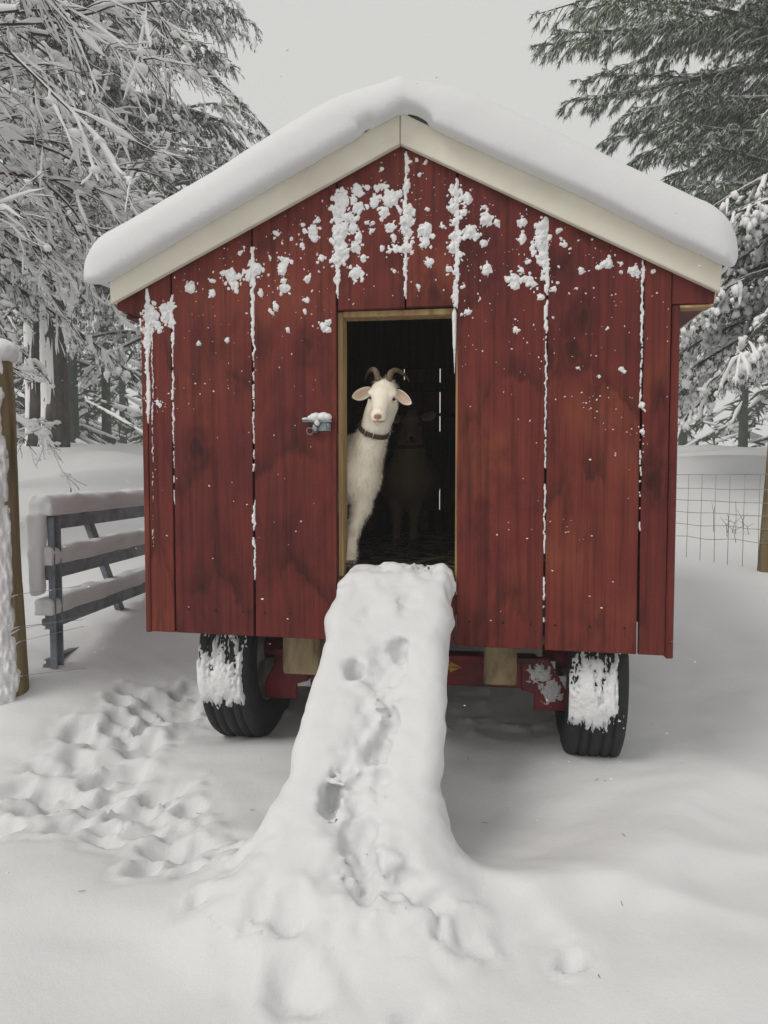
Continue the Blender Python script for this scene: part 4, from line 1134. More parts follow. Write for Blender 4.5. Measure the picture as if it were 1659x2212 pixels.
# ------------------------------------------------------------------ fence post at the left edge, with packed snow
def snow_block(name, lo, hi, fn, h, label=None, parent=None, mt='snow', cat='snow'):
    S = SDF(lo, hi, h); X, Y, Z = S.axes(); S.F = fn(X, Y, Z).astype(np.float32)
    V, F = S.mesh(); V = smooth_mesh(V, F, 1, .5)
    o = mk(name, V, F, M[mt], parent)
    if label: tag(o, label, cat, kind='stuff')
    return o
PX, PY = -1.512, 2.98
pz0, pz1 = float(ground_z(PX, PY)) - .25, 1.50
post = empty('fence_post', (PX, PY, pz0)); post.rotation_euler = (0, R(-1.6), R(-12))
tag(post, 'weathered round timber fence post at the left edge, plastered with snow', 'fence post')
n = 28; zz = np.linspace(0, pz1 - pz0, 40)
pr = .062 + .003 * fbm(np.arange(40) * .2, 0, 0, 2, 151)
V, F = one_tube([(0.002 * math.sin(z * 5), .002 * math.cos(z * 4), z) for z in zz], pr, n); mk('timber', V, F, M['post'], post)
aa = np.linspace(R(180), R(400), 80); zs = np.linspace(.10, pz1 - pz0 + .02, 150); A, B = np.meshgrid(aa, zs, indexing='ij')
rag = .30 * fbm(A * 3, B * 16, 0, 3, 161)
m = sstep(R(182), R(200), A) * (1 - sstep(R(308), R(334), A + rag * .9)) * sstep(.12, .2, B)
rr = .058 + m * (.014 + .040 * np.clip((1 - np.abs(A - R(262)) / R(80)), 0, 1)) + m * .010 * fbm(A * 9, B * 34, 0, 3, 171)
V = np.stack([rr * np.cos(A), rr * np.sin(A), B], -1).reshape(-1, 3); q = np.arange(A.size).reshape(A.shape)
mk('post_snow', V, np.stack([q[:-1, :-1], q[1:, :-1], q[1:, 1:], q[:-1, 1:]], -1).reshape(-1, 4), M['snow_clump'], post)
def capf(X, Y, Z):
    zt = pz1 - pz0; d = np.sqrt(X ** 2 + Y ** 2) - .035
    q = np.sqrt(np.maximum(d, 0) ** 2 + (Z - zt - .03) ** 2 * 1.3) - .055
    return np.maximum(q + .006 * fbm(X * 30, Y * 30, Z * 30, 2, 181), -(Z - zt + .012))
snow_block('snow_cap', (-.13, -.13, pz1 - pz0 - .03), (.13, .13, pz1 - pz0 + .13), capf, .006, parent=post, mt='snow_clump')
for z, dz in ((.62, .03), (.50, .02), (.46, .05), (.40, .06), (.30, .02)):              # wires with frozen snow wrapped round the post
    pts = [(-.20, -.05, z - dz), (-.05, -.072, z - dz * .3), (.03, -.068, z + dz * .5), (.066, -.02, z + dz), (.30, .06, z + dz * 1.8)]
    V, F = one_tube(pts, .0011, 6); mk('wire', V, F, M['wire'], post)
    V, F = one_tube(pts[:4], [.003, .005, .006, .002], 7); mk('wire_snow', V, F, M['snow_clump'], post)

# ------------------------------------------------------------------ galvanised gate beside the shed
GA = np.array([-1.465, 3.16]); GB = np.array([-1.345, 4.42]); gd = (GB - GA) / np.linalg.norm(GB - GA)
GL = 2.9
gate = empty('field_gate', (GA[0], GA[1], 0)); gate.rotation_euler = (0, 0, math.atan2(gd[1], gd[0]))
tag(gate, 'grey galvanised gate with three snow-laden rails left of the shed', 'gate')
def channel(L, w=.034, hgt=.062, t=.003):
    """rolled steel rail with turned lips, along x"""
    pf = np.array([(-w / 2, -hgt / 2), (-w / 2 + .010, -hgt / 2), (-w / 2 + .012, -hgt * .30), (-w / 2 - .004, -hgt * .22), (-w / 2 - .004, hgt * .22), (-w / 2 + .012, hgt * .30), (-w / 2 + .010, hgt / 2), (-w / 2, hgt / 2 + .004), (w / 2, hgt / 2 + .004), (w / 2, -hgt / 2)])
    n = len(pf); V = np.array([(0, -a, b) for a, b in pf] + [(L, -a, b) for a, b in pf])
    F = [[i, (i + 1) % n, (i + 1) % n + n, i + n] for i in range(n)] + [list(range(n))[::-1], list(range(n, 2 * n))]
    return V, F
rails = [.83, .615, .40]
for z in rails + [.20]:
    V, F = channel(GL); V[:, 2] += z; V[:, 0] += .02
    fix_normals(mk('rail', V, F, M['galv'], gate, False))
def uprt(x0, z0, x1, z1, w=.045):
    a = np.array([x0, 0, z0]); b = np.array([x1, 0, z1]); d = (b - a) / np.linalg.norm(b - a); s = np.cross(d, [0, 1, 0])
    V, F = [], []
    pf = [(-w / 2, -.014), (w / 2, -.014), (w / 2, .014), (w / 2 - .008, .014), (w / 2 - .008, -.006), (-w / 2 + .008, -.006), (-w / 2 + .008, .014), (-w / 2, .014)]
    for p in (a, b):
        for q, y in pf: V.append(p + s * q + np.array([0, .034 + y, 0]))
    n = len(pf); F = [[i, (i + 1) % n, (i + 1) % n + n, i + n] for i in range(n)] + [list(range(n))[::-1], list(range(n, 2 * n))]
    return V, F
V, F = uprt(.04, .18, .04, .855, .06); V = np.array(V) * [1, -1, 1]; fix_normals(mk('end_stile', V, F, M['galv'], gate, False))
for x0, x1 in ((.45, .86), (1.55, 1.25), (2.3, 2.5)):
    V, F = uprt(x0, .84, x1, .22); fix_normals(mk('brace', V, F, M['galv'], gate, False))
for i, z in enumerate(rails):
    t = (.095, .080, .075)[i]
    def fn(X, Y, Z, z=z, t=t, i=i):
        c = z + .035 + t * .42
        d = np.sqrt(np.maximum(np.abs(Y) - .026, 0) ** 2 + np.maximum(np.abs(Z - c) - t * .25, 0) ** 2) - t * .28
        d = np.maximum(d, np.maximum(-.01 - X, X - GL)) + .007 * fbm(X * 9, Y * 22, Z * 22, 3, 191 + i)
        d = np.maximum(d, -(Z - z - .034))
        if i > 0:                                    # drift banked against the braces
            for xb in (.86, .46):
                xx = xb - .02 - (z - .40) * .55
                e = np.sqrt((X - xx) ** 2 + (Y - .02) ** 2 + (Z - z - .03) ** 2) - .065
                kk = .05; hh = np.maximum(kk - np.abs(d - e), 0) / kk; d = np.minimum(d, e) - hh * hh * kk * .25
            d = np.maximum(d, -(Z - z - .034))
        return d
    snow_block('rail_snow', (-.05, -.11, z + .01), (1.9, .13, z + .18), fn, .0085, parent=gate, mt='snow')
def fn(X, Y, Z):
    d = np.sqrt(np.maximum(np.abs(X + .020) - .012, 0) ** 2 + np.maximum(np.abs(Y - .012) - .012 * (.3 + np.clip((Z - .2) / .6, 0, 1)), 0) ** 2 + np.maximum(np.abs(Z - .70) - .16, 0) ** 2) - .010 - .011 * np.clip((Z - .2) / .6, 0, 1)
    return np.maximum(d, X - .008) + .005 * fbm(X * 20, Y * 20, Z * 14, 3, 199)
snow_block('stile_snow', (-.10, -.12, .15), (.03, .12, .96), fn, .008, parent=gate, mt='snow')
# second panel of the same pen, cut by the left edge of the picture
pan = empty('pen_panel', (-1.62, 2.98, .32)); pan.rotation_euler = (0, 0, R(168))
tag(pan, 'dark steel pen rails behind the post at the far left edge', 'pen panel')
for z in (.08, .30, .52):
    V, F = one_tube([(0, 0, z), (1.2, 0, z + .01)], .02, 12); mk('rail', V, F, M['galv'], pan)
    V, F = one_tube([(-.01, 0, z + .03), (.3, .0, z + .034), (.8, 0, z + .036), (1.2, 0, z + .036)], [.012, .022, .02, .02], 8); mk('rail_snow', V, F, M['snow_clump'], pan)
V, F = one_tube([(.02, 0, -.3), (.02, 0, .55)], .02, 12); mk('stile', V, F, M['galv'], pan)

# ------------------------------------------------------------------ wire fence on the right
FA = np.array([2.53, 5.0]); FB = np.array([2.175, 5.48]); fd = (FB - FA) / np.linalg.norm(FB - FA)
fence = empty('wire_fence', (FA[0], FA[1], 0)); fence.rotation_euler = (0, 0, math.atan2(fd[1], fd[0]))
tag(fence, 'welded wire mesh fence behind the right side of the shed', 'fence')
for i, (z, wv) in enumerate(((1.035, .0), (.935, .002), (.845, .002), (.755, .003), (.665, .006), (.575, .008))):
    xs = np.linspace(-1.2, 3.2, 60)
    V, F = one_tube([(x, 0, z + wv * math.sin(x * 17 + i) - .004 * math.sin(x * 3 + i)) for x in xs], .0023, 5); mk('line_wire', V, F, M['wire'], fence)
for j, x in enumerate(np.arange(-1.15, 3.2, .104)):
    V, F = one_tube([(x + .004 * math.sin(j * 2.1), .003, .40), (x, .003, .75), (x - .003, .003, 1.036)], .0021, 5); mk('stay_wire', V, F, M['wire'], fence)
rp = empty('fence_post', (2.575, 4.98, .25)); rp.rotation_euler = (0, R(5.5), R(30))
tag(rp, 'brown timber fence post at the right edge, snow packed on its right side', 'fence post')
V, F = one_tube([(0, 0, z) for z in np.linspace(0, 1.15, 12)], .055, 20); mk('timber', V, F, M['post'], rp)
aa = np.linspace(R(-170), R(40), 50); zs = np.linspace(.20, 1.17, 80); A, B = np.meshgrid(aa, zs, indexing='ij')
m = sstep(R(-130), R(-105), A + .4 * fbm(A * 3, B * 16, 0, 3, 201)) * (1 - sstep(R(10), R(35), A))
rr = .051 + m * .030 + m * .008 * fbm(A * 9, B * 34, 0, 3, 211)
V = np.stack([rr * np.cos(A), rr * np.sin(A), B], -1).reshape(-1, 3); q = np.arange(A.size).reshape(A.shape)
mk('post_snow', V, np.stack([q[:-1, :-1], q[1:, :-1], q[1:, 1:], q[:-1, 1:]], -1).reshape(-1, 4), M['snow_clump'], rp)
V, F = blobs([(0, 0, 1.17)], [(.075, .075, .05)], 3, .12, 1.3); mk('snow_cap', V, F, M['snow_clump'], rp)

# ------------------------------------------------------------------ trees
def conifer(base, trunk_h, tr, boughs, needle, name, label, foliage_mat, group=None, snow=1.0, lean=(0, 0), lateral=.42, clump=.0, seed=1, sp=.085, hang=.5, nden=1.0, snowr=.020, trunk_snow=True, line=.8, ax_snow=1.0, frost=.2):
    """boughs: list of (height, azimuth, length, rise, droop)."""
    global rng
    rng = np.random.default_rng(seed)
    base = np.array(base, float)
    root = empty(name, tuple(base)); tag(root, label, 'tree', group)
    zz = np.linspace(-.4, trunk_h, 16)
    cx = lambda z: np.stack([lean[0] * z / trunk_h + .02 * np.sin(z * 1.3), lean[1] * z / trunk_h + .02 * np.cos(z * 1.7), z], -1)
    trad = tr * (1 - .92 * np.clip(zz, 0, None) / trunk_h) + .10 * tr * np.exp(-np.clip(zz, 0, None) / .3)
    V, F = one_tube(cx(zz), trad, 14); mk('trunk', V, F, M['bark'], root)
    if trunk_snow:                                   # snow blown onto one side of the trunk
        aa = np.linspace(R(190), R(290), 14); zs = np.linspace(-.1, min(trunk_h * .8, 6), 90); A, B = np.meshgrid(aa, zs, indexing='ij')
        rb = np.interp(B, zz, trad); m = sstep(.35, .7, 1 - np.abs(A - R(225)) / R(50) + .5 * fbm(A * 5, B * 5, 0, 3, seed)); rr = rb - .006 + m * .018
        c = cx(B); V = np.stack([c[..., 0] + rr * np.cos(A), c[..., 1] + rr * np.sin(A), B], -1).reshape(-1, 3); q = np.arange(A.size).reshape(A.shape)
        mk('trunk_snow', V, np.stack([q[:-1, :-1], q[1:, :-1], q[1:, 1:], q[:-1, 1:]], -1).reshape(-1, 4), M['snow_far'], root)
    AX, AXR, TW, NB, ND, NW, SC, SS, SP, SR = [], [], [], [], [], [], [], [], [], []
    for (hz, az, L, rise, droop) in boughs:
        K = 12; t = np.linspace(0, 1, K)
        az2 = az + rng.normal(0, .15) * t + .16 * np.sin(t * 4 + rng.uniform(0, 6)) * t
        step = np.stack([np.cos(az2), np.sin(az2)], -1) * (L / (K - 1)); xy = np.cumsum(step, 0) - step[0]
        z = hz + L * (rise * t - droop * t ** 2) + .03 * L * np.sin(t * 5 + rng.uniform(0, 6))
        ax = np.concatenate([xy + cx(np.array(hz))[:2], z[:, None]], 1)
        AX.append(ax); AXR.append((.010 + .011 * L) * (1 - .9 * t) * .8)
        if snow > .3:
            on = (rng.uniform() < .85)
            SP.append(ax + [0, 0, .018 + .006 * L]); SR.append(on * snow * ax_snow * (.014 + .016 * np.abs(vnoise(t * 9, hz * 7, az * 5, seed))) * np.sin(np.pi * np.clip(t * .9 + .08, 0, 1)) ** .5 * (1 - .8 * sstep(.6, .9, t)))
        tg = np.gradient(ax, axis=0); tg /= np.linalg.norm(tg, axis=1, keepdims=True)
        m = max(8, int(L / sp)) * 2
        tt = rng.uniform(.10, 1, m) ** .85
        p0 = np.stack([np.interp(tt, t, ax[:, c]) for c in range(3)], -1); tv = np.stack([np.interp(tt, t, tg[:, c]) for c in range(3)], -1)
        sd = np.cross(tv, [0, 0, 1.0]); sd /= np.linalg.norm(sd, axis=1, keepdims=True) + 1e-9
        sgn = np.where(rng.uniform(size=m) < .5, -1, 1)[:, None]; fw = rng.uniform(.35, 1.0, m)[:, None]
        d = sd * sgn * rng.uniform(.5, 1.0, (m, 1)) + tv * fw + rng.normal(0, .12, (m, 3)); d /= np.linalg.norm(d, axis=1, keepdims=True)
        l = (lateral * np.minimum(1, L * .4) * (1 - tt * .72) + .08) * rng.uniform(.55, 1.2, m)
        q = np.linspace(0, 1, 5)
        tw = p0[:, None, :] + d[:, None, :] * (l[:, None] * q)[..., None]; tw[..., 2] -= (l * rng.uniform(.5, 1.3, m) * hang)[:, None] * q ** 1.7
        TW.append(tw)
        # needles
        nn = np.maximum(4, (l / needle['gap'] * nden)).astype(int); idx = np.repeat(np.arange(m), nn)
        s = rng.uniform(needle.get('from', .0), 1.0, len(idx)); seg = np.minimum((s * 4).astype(int), 3); fr = (s * 4 - seg)[:, None]
        b = tw[idx, seg] * (1 - fr) + tw[idx, seg + 1] * fr
        dv = tw[idx, seg + 1] - tw[idx, seg]; dv /= np.linalg.norm(dv, axis=1, keepdims=True) + 1e-9
        nv = rng.normal(0, 1, b.shape); nv /= np.linalg.norm(nv, axis=1, keepdims=True)
        dd = dv * needle['along'] + nv * needle['spread']; dd[:, 2] -= needle['down']; dd /= np.linalg.norm(dd, axis=1, keepdims=True)
        ln = needle['len'] * rng.uniform(.6, 1.3, len(idx))
        NB.append(b); ND.append(dd * ln[:, None]); NW.append(np.full(len(idx), needle['w']))
        # snow lying along the twigs and lumps on their ends
        if snow > 0:
            on = rng.uniform(size=m) < line * min(1, snow)
            sr = (snowr * (.5 + rng.uniform(0, 1.0, m)) * snow)[:, None] * np.array([.35, 1.0, 1.1, .9, .25])[None] * rng.uniform(.6, 1.3, (m, 5))
            up = np.zeros_like(tw); up[..., 2] = sr * .75 + .006
            SP += list((tw + up)[on]); SR += list(sr[on])
            if clump > 0:
                on = rng.uniform(size=m) < clump
                c = tw[on][:, 3] * .6 + tw[on][:, 4] * .4; r_ = rng.uniform(.4, 1.2, on.sum()) * snowr * 1.5
                SC.append(c + [0, 0, .012]); SS.append(np.stack([r_, r_, r_ * rng.uniform(.8, 1.7, len(r_))], -1))
    crown_parts = [tubes(np.array(AX), np.array(AXR), 6)]
    V1, F1 = crown_parts[0]; mk('limb', V1, F1, M['bark'], root)['kind'] = 'stuff'
    twa = np.concatenate(TW); V2, F2 = tubes(twa[:, ::2], np.tile(np.array([.005, .0035, .0015]), (len(twa), 1)), 3)
    F2 = np.concatenate([F2[:, [0, 1, 2]], F2[:, [0, 2, 3]]])
    NB, ND, NW = np.concatenate(NB), np.concatenate(ND), np.concatenate(NW); ice = rng.uniform(size=len(NB)) < frost
    V3, F3 = needles(NB[~ice], ND[~ice], NW[~ice])
    V, F = joinVF([(V2, F2), (V3, F3)])
    mk('crown', V, F, M[foliage_mat], root, False)
    if SP:
        by = {}
        for p, r_ in zip(SP, SR): by.setdefault(len(p), []).append((p, r_))
        parts = []
        for kk, lst in by.items():
            v, f_ = tubes(np.array([a for a, _ in lst]), np.array([b for _, b in lst]), 5); parts.append((v, np.concatenate([f_[:, [0, 1, 2]], f_[:, [0, 2, 3]]])))
        if SC: parts.append(blobs(np.concatenate(SC), np.concatenate(SS), 1, .7, 2.2, seed))
        parts.append(needles(NB[ice], ND[ice] * .8, NW[ice] * 1.2))                       # snow caught among the needles
        V, F = joinVF(parts)
        mk('snow_load', V, F, M['snow_far'], root)
    return root

def whorls(z0, z1, n, L0, L1, az_c=None, az_w=math.pi, rise=(.1, .3), droop=(.3, .6), seed=0):
    r = np.random.default_rng(seed); out = []
    for i in range(n):
        t = (i + r.uniform(0, 1)) / n; z = z0 + (z1 - z0) * t
        az = r.uniform(-math.pi, math.pi) if az_c is None else az_c + r.uniform(-az_w, az_w)
        out.append((z, az, (L0 + (L1 - L0) * t) * r.uniform(.75, 1.15), r.uniform(*rise), r.uniform(*droop)))
    return out
ND_HEM = dict(gap=.0105, len=.042, w=.0085, along=.8, spread=.75, down=.35)
ND_SPR = dict(gap=.0135, len=.075, w=.016, along=.8, spread=.8, down=.25)
ND_PIN = dict(gap=.0082, len=.105, w=.0125, along=.9, spread=.75, down=.5, **{'from': .62})

def gpt(x, y): return (x, y, float(ground_z(x, y)))
# left: two spruces with trunks in view, a hemlock whose boughs hang in front of them, one more behind
conifer(gpt(-5.75, 13.0), 17, .23, whorls(2.6, 10.5, 62, 4.2, 3.2, -.1, 1.4, (.02, .2), (.30, .55), 1), ND_SPR, 'spruce_tree', 'tall snow-dusted spruce with drooping dark bough tips against the sky', 'spruce', 'conifers left of the shed', snow=.75, line=.28, clump=.25, frost=.24, seed=21, lateral=.62, sp=.07, hang=.6, snowr=.030)
conifer(gpt(-6.35, 13.6), 15, .19, whorls(2.4, 9, 30, 3.2, 2.6, -.6, 1.6, (.02, .2), (.3, .55), 2), ND_SPR, 'spruce_tree', 'slimmer spruce trunk standing just left of the tall spruce', 'spruce', 'conifers left of the shed', snow=1.0, line=.3, clump=.35, frost=.3, seed=22, lateral=.6, sp=.085, hang=.6, snowr=.032)
conifer(gpt(-5.3, 7.6), 11, .17, [(2.55, -.02, 2.75, .10, .55), (2.9, .08, 2.5, .15, .5), (2.2, -.18, 2.2, .12, .55), (3.4, .02, 2.9, .1, .45), (3.9, .12, 2.7, .15, .45), (3.2, -.25, 2.6, .12, .45), (4.6, .05, 2.6, .12, .4), (5.3, -.1, 2.5, .1, .4), (2.6, -.35, 1.9, .1, .6)] + whorls(2.2, 7.5, 22, 2.6, 2.0, -.1, 1.3, (.05, .2), (.35, .55), 3),
        ND_HEM, 'hemlock_tree', 'hemlock with heavy snow-loaded boughs hanging over the gate', 'hemlock', 'conifers left of the shed', snow=1.0, seed=23, lateral=.36, clump=.9, sp=.042, hang=.8, snowr=.020, line=.18, ax_snow=.6, frost=.16)
conifer(gpt(-4.9, 17.5), 9, .16, whorls(.8, 8.0, 40, 3.6, 2.6, -.8, 1.6, (.0, .15), (.35, .6), 4), ND_SPR, 'spruce_tree', 'snowy spruce with low boughs close to the shed wall, left background', 'spruce', 'conifers left of the shed', snow=1.0, line=.35, clump=.4, frost=.34, seed=24, lateral=.65, sp=.10, hang=.6, snowr=.036)
# right: white pine over the eave, snowy hemlock below it, another behind
conifer(gpt(6.3, 9.6), 14, .24, [(5.6, 3.05, 4.2, .10, .12), (6.3, 3.2, 4.4, .02, .14), (4.9, 3.0, 3.9, .14, .13), (6.8, 3.1, 4.3, .10, .15), (7.4, 3.3, 3.9, .05, .16), (5.2, 3.35, 3.6, .12, .15), (6.0, 2.8, 3.8, .1, .2), (6.9, 2.85, 3.7, .1, .2), (4.6, 3.25, 2.8, .10, .15), (5.9, 3.5, 3.6, .1, .15), (7.0, 3.6, 3.2, .1, .15), (7.9, 3.15, 3.2, .0, .15), (4.3, 3.1, 3.3, .16, .12), (4.0, 3.3, 2.9, .16, .12), (5.5, 3.2, 4.1, .06, .13), (5.9, 3.02, 4.3, .08, .16), (3.7, 3.15, 2.8, .15, .12), (4.6, 2.9, 3.3, .12, .13), (3.4, 3.35, 2.6, .15, .15)] + whorls(3.4, 9.0, 18, 3.2, 2.8, 3.14, 1.1, (.05, .2), (.1, .25), 5),
        ND_PIN, 'white_pine_tree', 'white pine with soft drooping needle tufts above the right eave', 'pine', 'conifers right of the shed', snow=.55, frost=.30, seed=25, lateral=.50, sp=.048, hang=.45, snowr=.013)
conifer(gpt(5.3, 7.4), 8, .14, [(2.9, 3.0, 2.7, .1, .45), (2.5, 3.2, 2.6, .1, .45), (3.3, 3.1, 2.8, .1, .42), (2.2, 3.35, 2.3, .1, .5), (2.7, 2.8, 2.4, .1, .45), (3.0, 3.4, 2.4, .1, .45), (2.1, 3.0, 2.3, .05, .4), (1.9, 3.2, 1.9, .05, .35)] + whorls(1.7, 3.4, 34, 2.7, 2.5, 3.2, .75, (.05, .15), (.35, .55), 6),
        ND_HEM, 'hemlock_tree', 'hemlock with white snow clumps on every twig beside the wire fence', 'hemlock', 'conifers right of the shed', snow=1.0, seed=26, lateral=.34, clump=.9, sp=.040, hang=.75, snowr=.021, line=.14, ax_snow=.4, frost=.16)
conifer(gpt(8.2, 14.0), 13, .2, whorls(1.6, 8.2, 36, 4.2, 3.4, 3.3, 1.4, (.0, .15), (.25, .5), 7), ND_SPR, 'spruce_tree', 'pale snowy spruce behind the hemlock, right background', 'spruce', 'conifers right of the shed', snow=1.0, line=.3, clump=.4, frost=.34, seed=27, lateral=.6, sp=.085, hang=.55, snowr=.030)

# bare deciduous tree at the left edge: every twig carries a line of snow
def bare_tree():
    r = np.random.default_rng(31)
    root = empty('bare_tree', gpt(-4.35, 5.1)); tag(root, 'bare deciduous tree whose snow-lined twigs fill the upper left', 'tree')
    base = np.array(gpt(-4.35, 5.1))
    V, F = one_tube([(0.05 * math.sin(z), .04 * math.cos(z * 1.3), z) for z in np.linspace(-.3, 6.5, 14)], np.linspace(.17, .06, 14), 14); mk('trunk', V, F, M['bark'], root)
    lines = []                                          # (points, r0, r1, level)
    def grow(p, d, L, r0, lev):
        K = (13, 11, 8, 6)[lev]; pts = [p]; dd = d / np.linalg.norm(d)
        for i in range(K - 1):
            dd = dd + r.normal(0, .09 + .02 * lev, 3); dd[2] -= (.045, .075, .06, .05)[lev]; dd /= np.linalg.norm(dd); pts.append(pts[-1] + dd * L / (K - 1))
        pts = np.array(pts); lines.append((pts, r0, r0 * .35, lev))
        if lev == 3: return
        nch = (9, 6, 3)[lev]
        for j in range(nch):
            t = r.uniform(.18, 1.0) * (K - 1); i = min(int(t), K - 2); q = pts[i] + (pts[i + 1] - pts[i]) * (t - i)
            tg = pts[i + 1] - pts[i]; tg /= np.linalg.norm(tg); sd = r.normal(0, 1, 3); sd -= tg * (sd @ tg); sd /= np.linalg.norm(sd)
            grow(q, tg + sd * r.uniform(.4, .95), L * r.uniform(.34, .58), r0 * (.45, .45, .55)[lev], lev + 1)
    limbs = [(1.6, .10, .55, 2.3), (2.0, -.35, .6, 2.1), (2.3, .25, .6, 2.5), (2.7, -.05, .55, 2.7), (3.0, -.45, .5, 2.3), (3.2, .30, .55, 2.6), (3.6, .0, .5, 2.6), (3.9, -.3, .5, 2.4), (4.2, .1, .4, 2.4), (2.5, -.8, .5, 1.9), (3.4, -.7, .5, 2.0), (1.35, -.15, .35, 1.7), (1.2, .3, .3, 1.6), (2.9, .15, .5, 2.4), (1.9, .2, .5, 2.2)]
    for z, a, e, L in limbs:
        grow(np.array([0, 0, z]), np.array([math.cos(a), math.sin(a), e]), L * .92, .024, 0)
    parts, snow_p = [], []
    for lev in range(4):
        grp = [l for l in lines if l[3] == lev]
        if not grp: continue
        P = np.array([l[0] for l in grp]); K = P.shape[1]; t = np.linspace(0, 1, K)
        R0 = np.array([l[1] for l in grp])[:, None] * (1 - .65 * t)[None]; R0 = np.maximum(R0, .0022)
        v, f = tubes(P, R0, (7, 5, 3, 3)[lev]); parts.append((v, np.concatenate([f[:, [0, 1, 2]], f[:, [0, 2, 3]]])))
        sb = (.044, .0215, .0105, .0056)[lev]
        sr = sb * r.uniform(.55, 1.35, (len(grp), 1)) * np.clip(.72 + 1.2 * vnoise(P[..., 0] * 8, P[..., 1] * 8, P[..., 2] * 8, 41), .04, 1.9)
        sr[:, -1] *= .3
        c = P.copy(); c[..., 2] += R0 * .55 + sr * .6
        v, f = tubes(c, sr, (8, 6, 5, 4)[lev]); snow_p.append((v, np.concatenate([f[:, [0, 1, 2]], f[:, [0, 2, 3]]])))
    allp = np.concatenate([l[0] for l in lines if l[3] >= 1]); pick = allp[r.choice(len(allp), 1300)]
    s = r.uniform(.010, .034, 1300); snow_p.append(blobs(pick + [0, 0, .012], np.stack([s * r.uniform(1, 1.7, 1300), s * r.uniform(1, 1.7, 1300), s * .8], -1), 1, .6, 2.0, 43))
    V, F = joinVF(parts); mk('branches', V, F, M['twig'], root)['kind'] = 'stuff'
    V, F = joinVF(snow_p); mk('snow_load', V, F, M['snow_far'], root)
    print('bare tree lines', len(lines))
bare_tree()

# far wood closing the view: one mass of snowy conifers
def far_wood():
    r = np.random.default_rng(51); global rng
    rng = r
    NBs, NDs, NWs, TR, TRr, SPs, SRs = [], [], [], [], [], [], []
    spots = [(r.uniform(-40, -9), r.uniform(24, 46)) for _ in range(46)] + [(r.uniform(10, 34), r.uniform(20, 40)) for _ in range(34)] + [(r.uniform(-13, -8), r.uniform(19, 24)) for _ in range(7)]
    for x, y in spots:
        z0 = float(ground_z(x, y)); H = r.uniform(7, 14); TR.append([(x, y, z0 - .2), (x, y, z0 + H * .5), (x, y, z0 + H)]); TRr.append([.16, .09, .02])
        nb = 46
        for i in range(nb):
            t = r.uniform(.05, 1) ; z = z0 + H * t; L = (1 - t) * H * .26 + .3; a = r.uniform(0, 6.28)
            p0 = np.array([x, y, z]); e = np.array([math.cos(a) * L, math.sin(a) * L, -.35 * L])
            SPs.append([p0 + e * .2, p0 + e * .6 + [0, 0, .04], p0 + e + [0, 0, .02]]); SRs.append([.03, .10 * r.uniform(.4, 1.2), .03])
            m = 16; s = r.uniform(.15, 1, m)[:, None]; NBs.append(p0 + e * s); dv = r.normal(0, 1, (m, 3)); dv[:, 2] = -np.abs(dv[:, 2]) * .9; dv /= np.linalg.norm(dv, axis=1, keepdims=True); NDs.append(dv * r.uniform(.3, .6, (m, 1))); NWs.append(np.full(m, .12))
    v1, f1 = tubes(np.array(TR), np.array(TRr), 6); v2, f2 = needles(np.concatenate(NBs), np.concatenate(NDs), np.concatenate(NWs))
    V, F = joinVF([(v1, np.concatenate([f1[:, [0, 1, 2]], f1[:, [0, 2, 3]]])), (v2, f2)])
    root = empty('far_wood', (0, 0, 0)); tag(root, 'far wood of snowy conifers beyond the field', 'wood', kind='stuff')
    mk('needles', V, F, M['spruce'], root, False)
    v, f = tubes(np.array(SPs), np.array(SRs), 5); mk('snow_load', v, f, M['snow_far'], root)
far_wood()
rng = np.random.default_rng(99)

# dead weeds poking through the snow beyond the fence
weeds = empty('dead_weeds', gpt(2.95, 6.1)); tag(weeds, 'thin dead weed stalks poking through snow behind the wire fence', 'weeds')
wz = float(ground_z(2.95, 6.1))
for i in range(9):
    x, y = rng.uniform(-.35, .3), rng.uniform(-.4, .4); z = float(ground_z(2.95 + x, 6.1 + y)) - wz; r0 = rng.uniform(-.12, .12); hgt = rng.uniform(.10, .28)
    mb = MB(); mb.add(*one_tube([(x, y, z - .05), (x + r0 * .3, y, z + hgt * .6), (x + r0, y + .02, z + hgt)], [.0025, .002, .001], 5))
    mb.add(*one_tube([(x + r0 * .3, y, z + hgt * .6), (x - r0 * .5, y, z + hgt * .85)], [.0018, .001], 5)); mb.build('stalk', M['twig'], weeds, True)

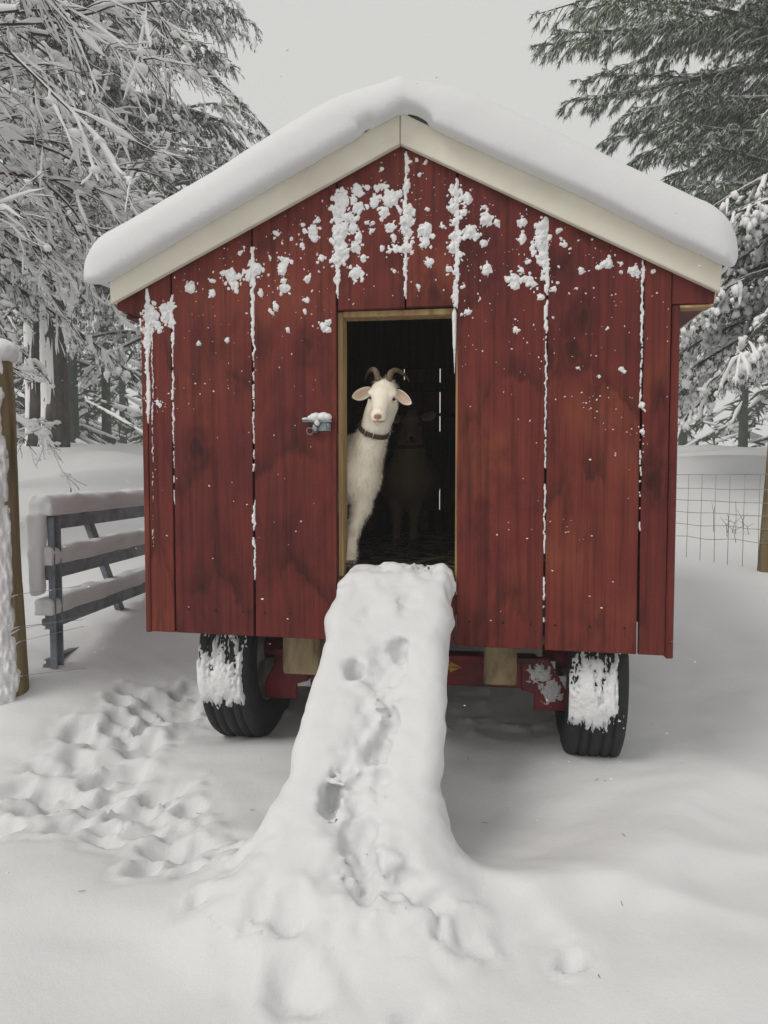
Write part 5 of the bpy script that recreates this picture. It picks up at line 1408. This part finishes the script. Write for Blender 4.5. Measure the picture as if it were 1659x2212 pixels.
# needles and bits of twig blown onto the snow
n = 30
lx, ly = rng.uniform(-1.3, 1.3, n), rng.uniform(1.4, 3.6, n); lz = ground_z(lx, ly) + .003; la = rng.uniform(0, 6.28, n); ll = rng.uniform(.006, .020, n)
B = np.stack([lx, ly, lz], -1); D = np.stack([np.cos(la) * ll, np.sin(la) * ll, rng.uniform(-.1, .3, n) * ll], -1)
V, F = tubes(np.stack([B, B + D * .5 + rng.normal(0, .0015, B.shape), B + D], 1), np.full((n, 3), .0007), 4)
tag(mk('twig_litter', V, F, M['twig']), 'bits of twig and needle scattered on the snow', 'litter', kind='stuff')

# snow still falling
n = 900
D = rng.uniform(1.2, 9, n); px_, py_ = rng.uniform(-.56, .56, n), rng.uniform(-.62, .68, n)
Cc = np.stack([px_ * D, D, CAM_Z + py_ * D], -1)
rel = Cc - HUT0; uu, vv = rel @ UV, rel @ VV
keep = (Cc[:, 2] > ground_z(Cc[:, 0], Cc[:, 1]) + .05) & ~((uu > -1.15) & (uu < 1.2) & (vv > -.12) & (vv < 2.1))
Cc = Cc[keep]; s = rng.uniform(.0009, .0022, len(Cc))
V, F = blobs(Cc, np.stack([s * 1.6, s, s * .8], -1), 1, .3, 1.5, 61)
tag(mk('falling_snow', V, F, M['snow_clump']), 'fine snowflakes drifting in the air', 'snow', kind='stuff')

# falling snow veils the distance: one closed box of even air round the whole place
hz = MB(); hz.box(-90, 90, -24, 112, -2.2, 24, .5)
hz_o = hz.build('haze', None)
hm = bpy.data.materials.new('haze_air'); hm.use_nodes = True
hm.node_tree.nodes.remove(hm.node_tree.nodes['Principled BSDF'])
pv = hm.node_tree.nodes.new('ShaderNodeVolumePrincipled')
pv.inputs['Color'].default_value = (.97, .975, .98, 1); pv.inputs['Density'].default_value = .005; pv.inputs['Anisotropy'].default_value = .2
hm.node_tree.links.new(pv.outputs['Volume'], hm.node_tree.nodes['Material Output'].inputs['Volume'])
hz_o.data.materials.append(hm)
tag(hz_o, 'thin veil of falling snow in the air', 'haze', kind='stuff')
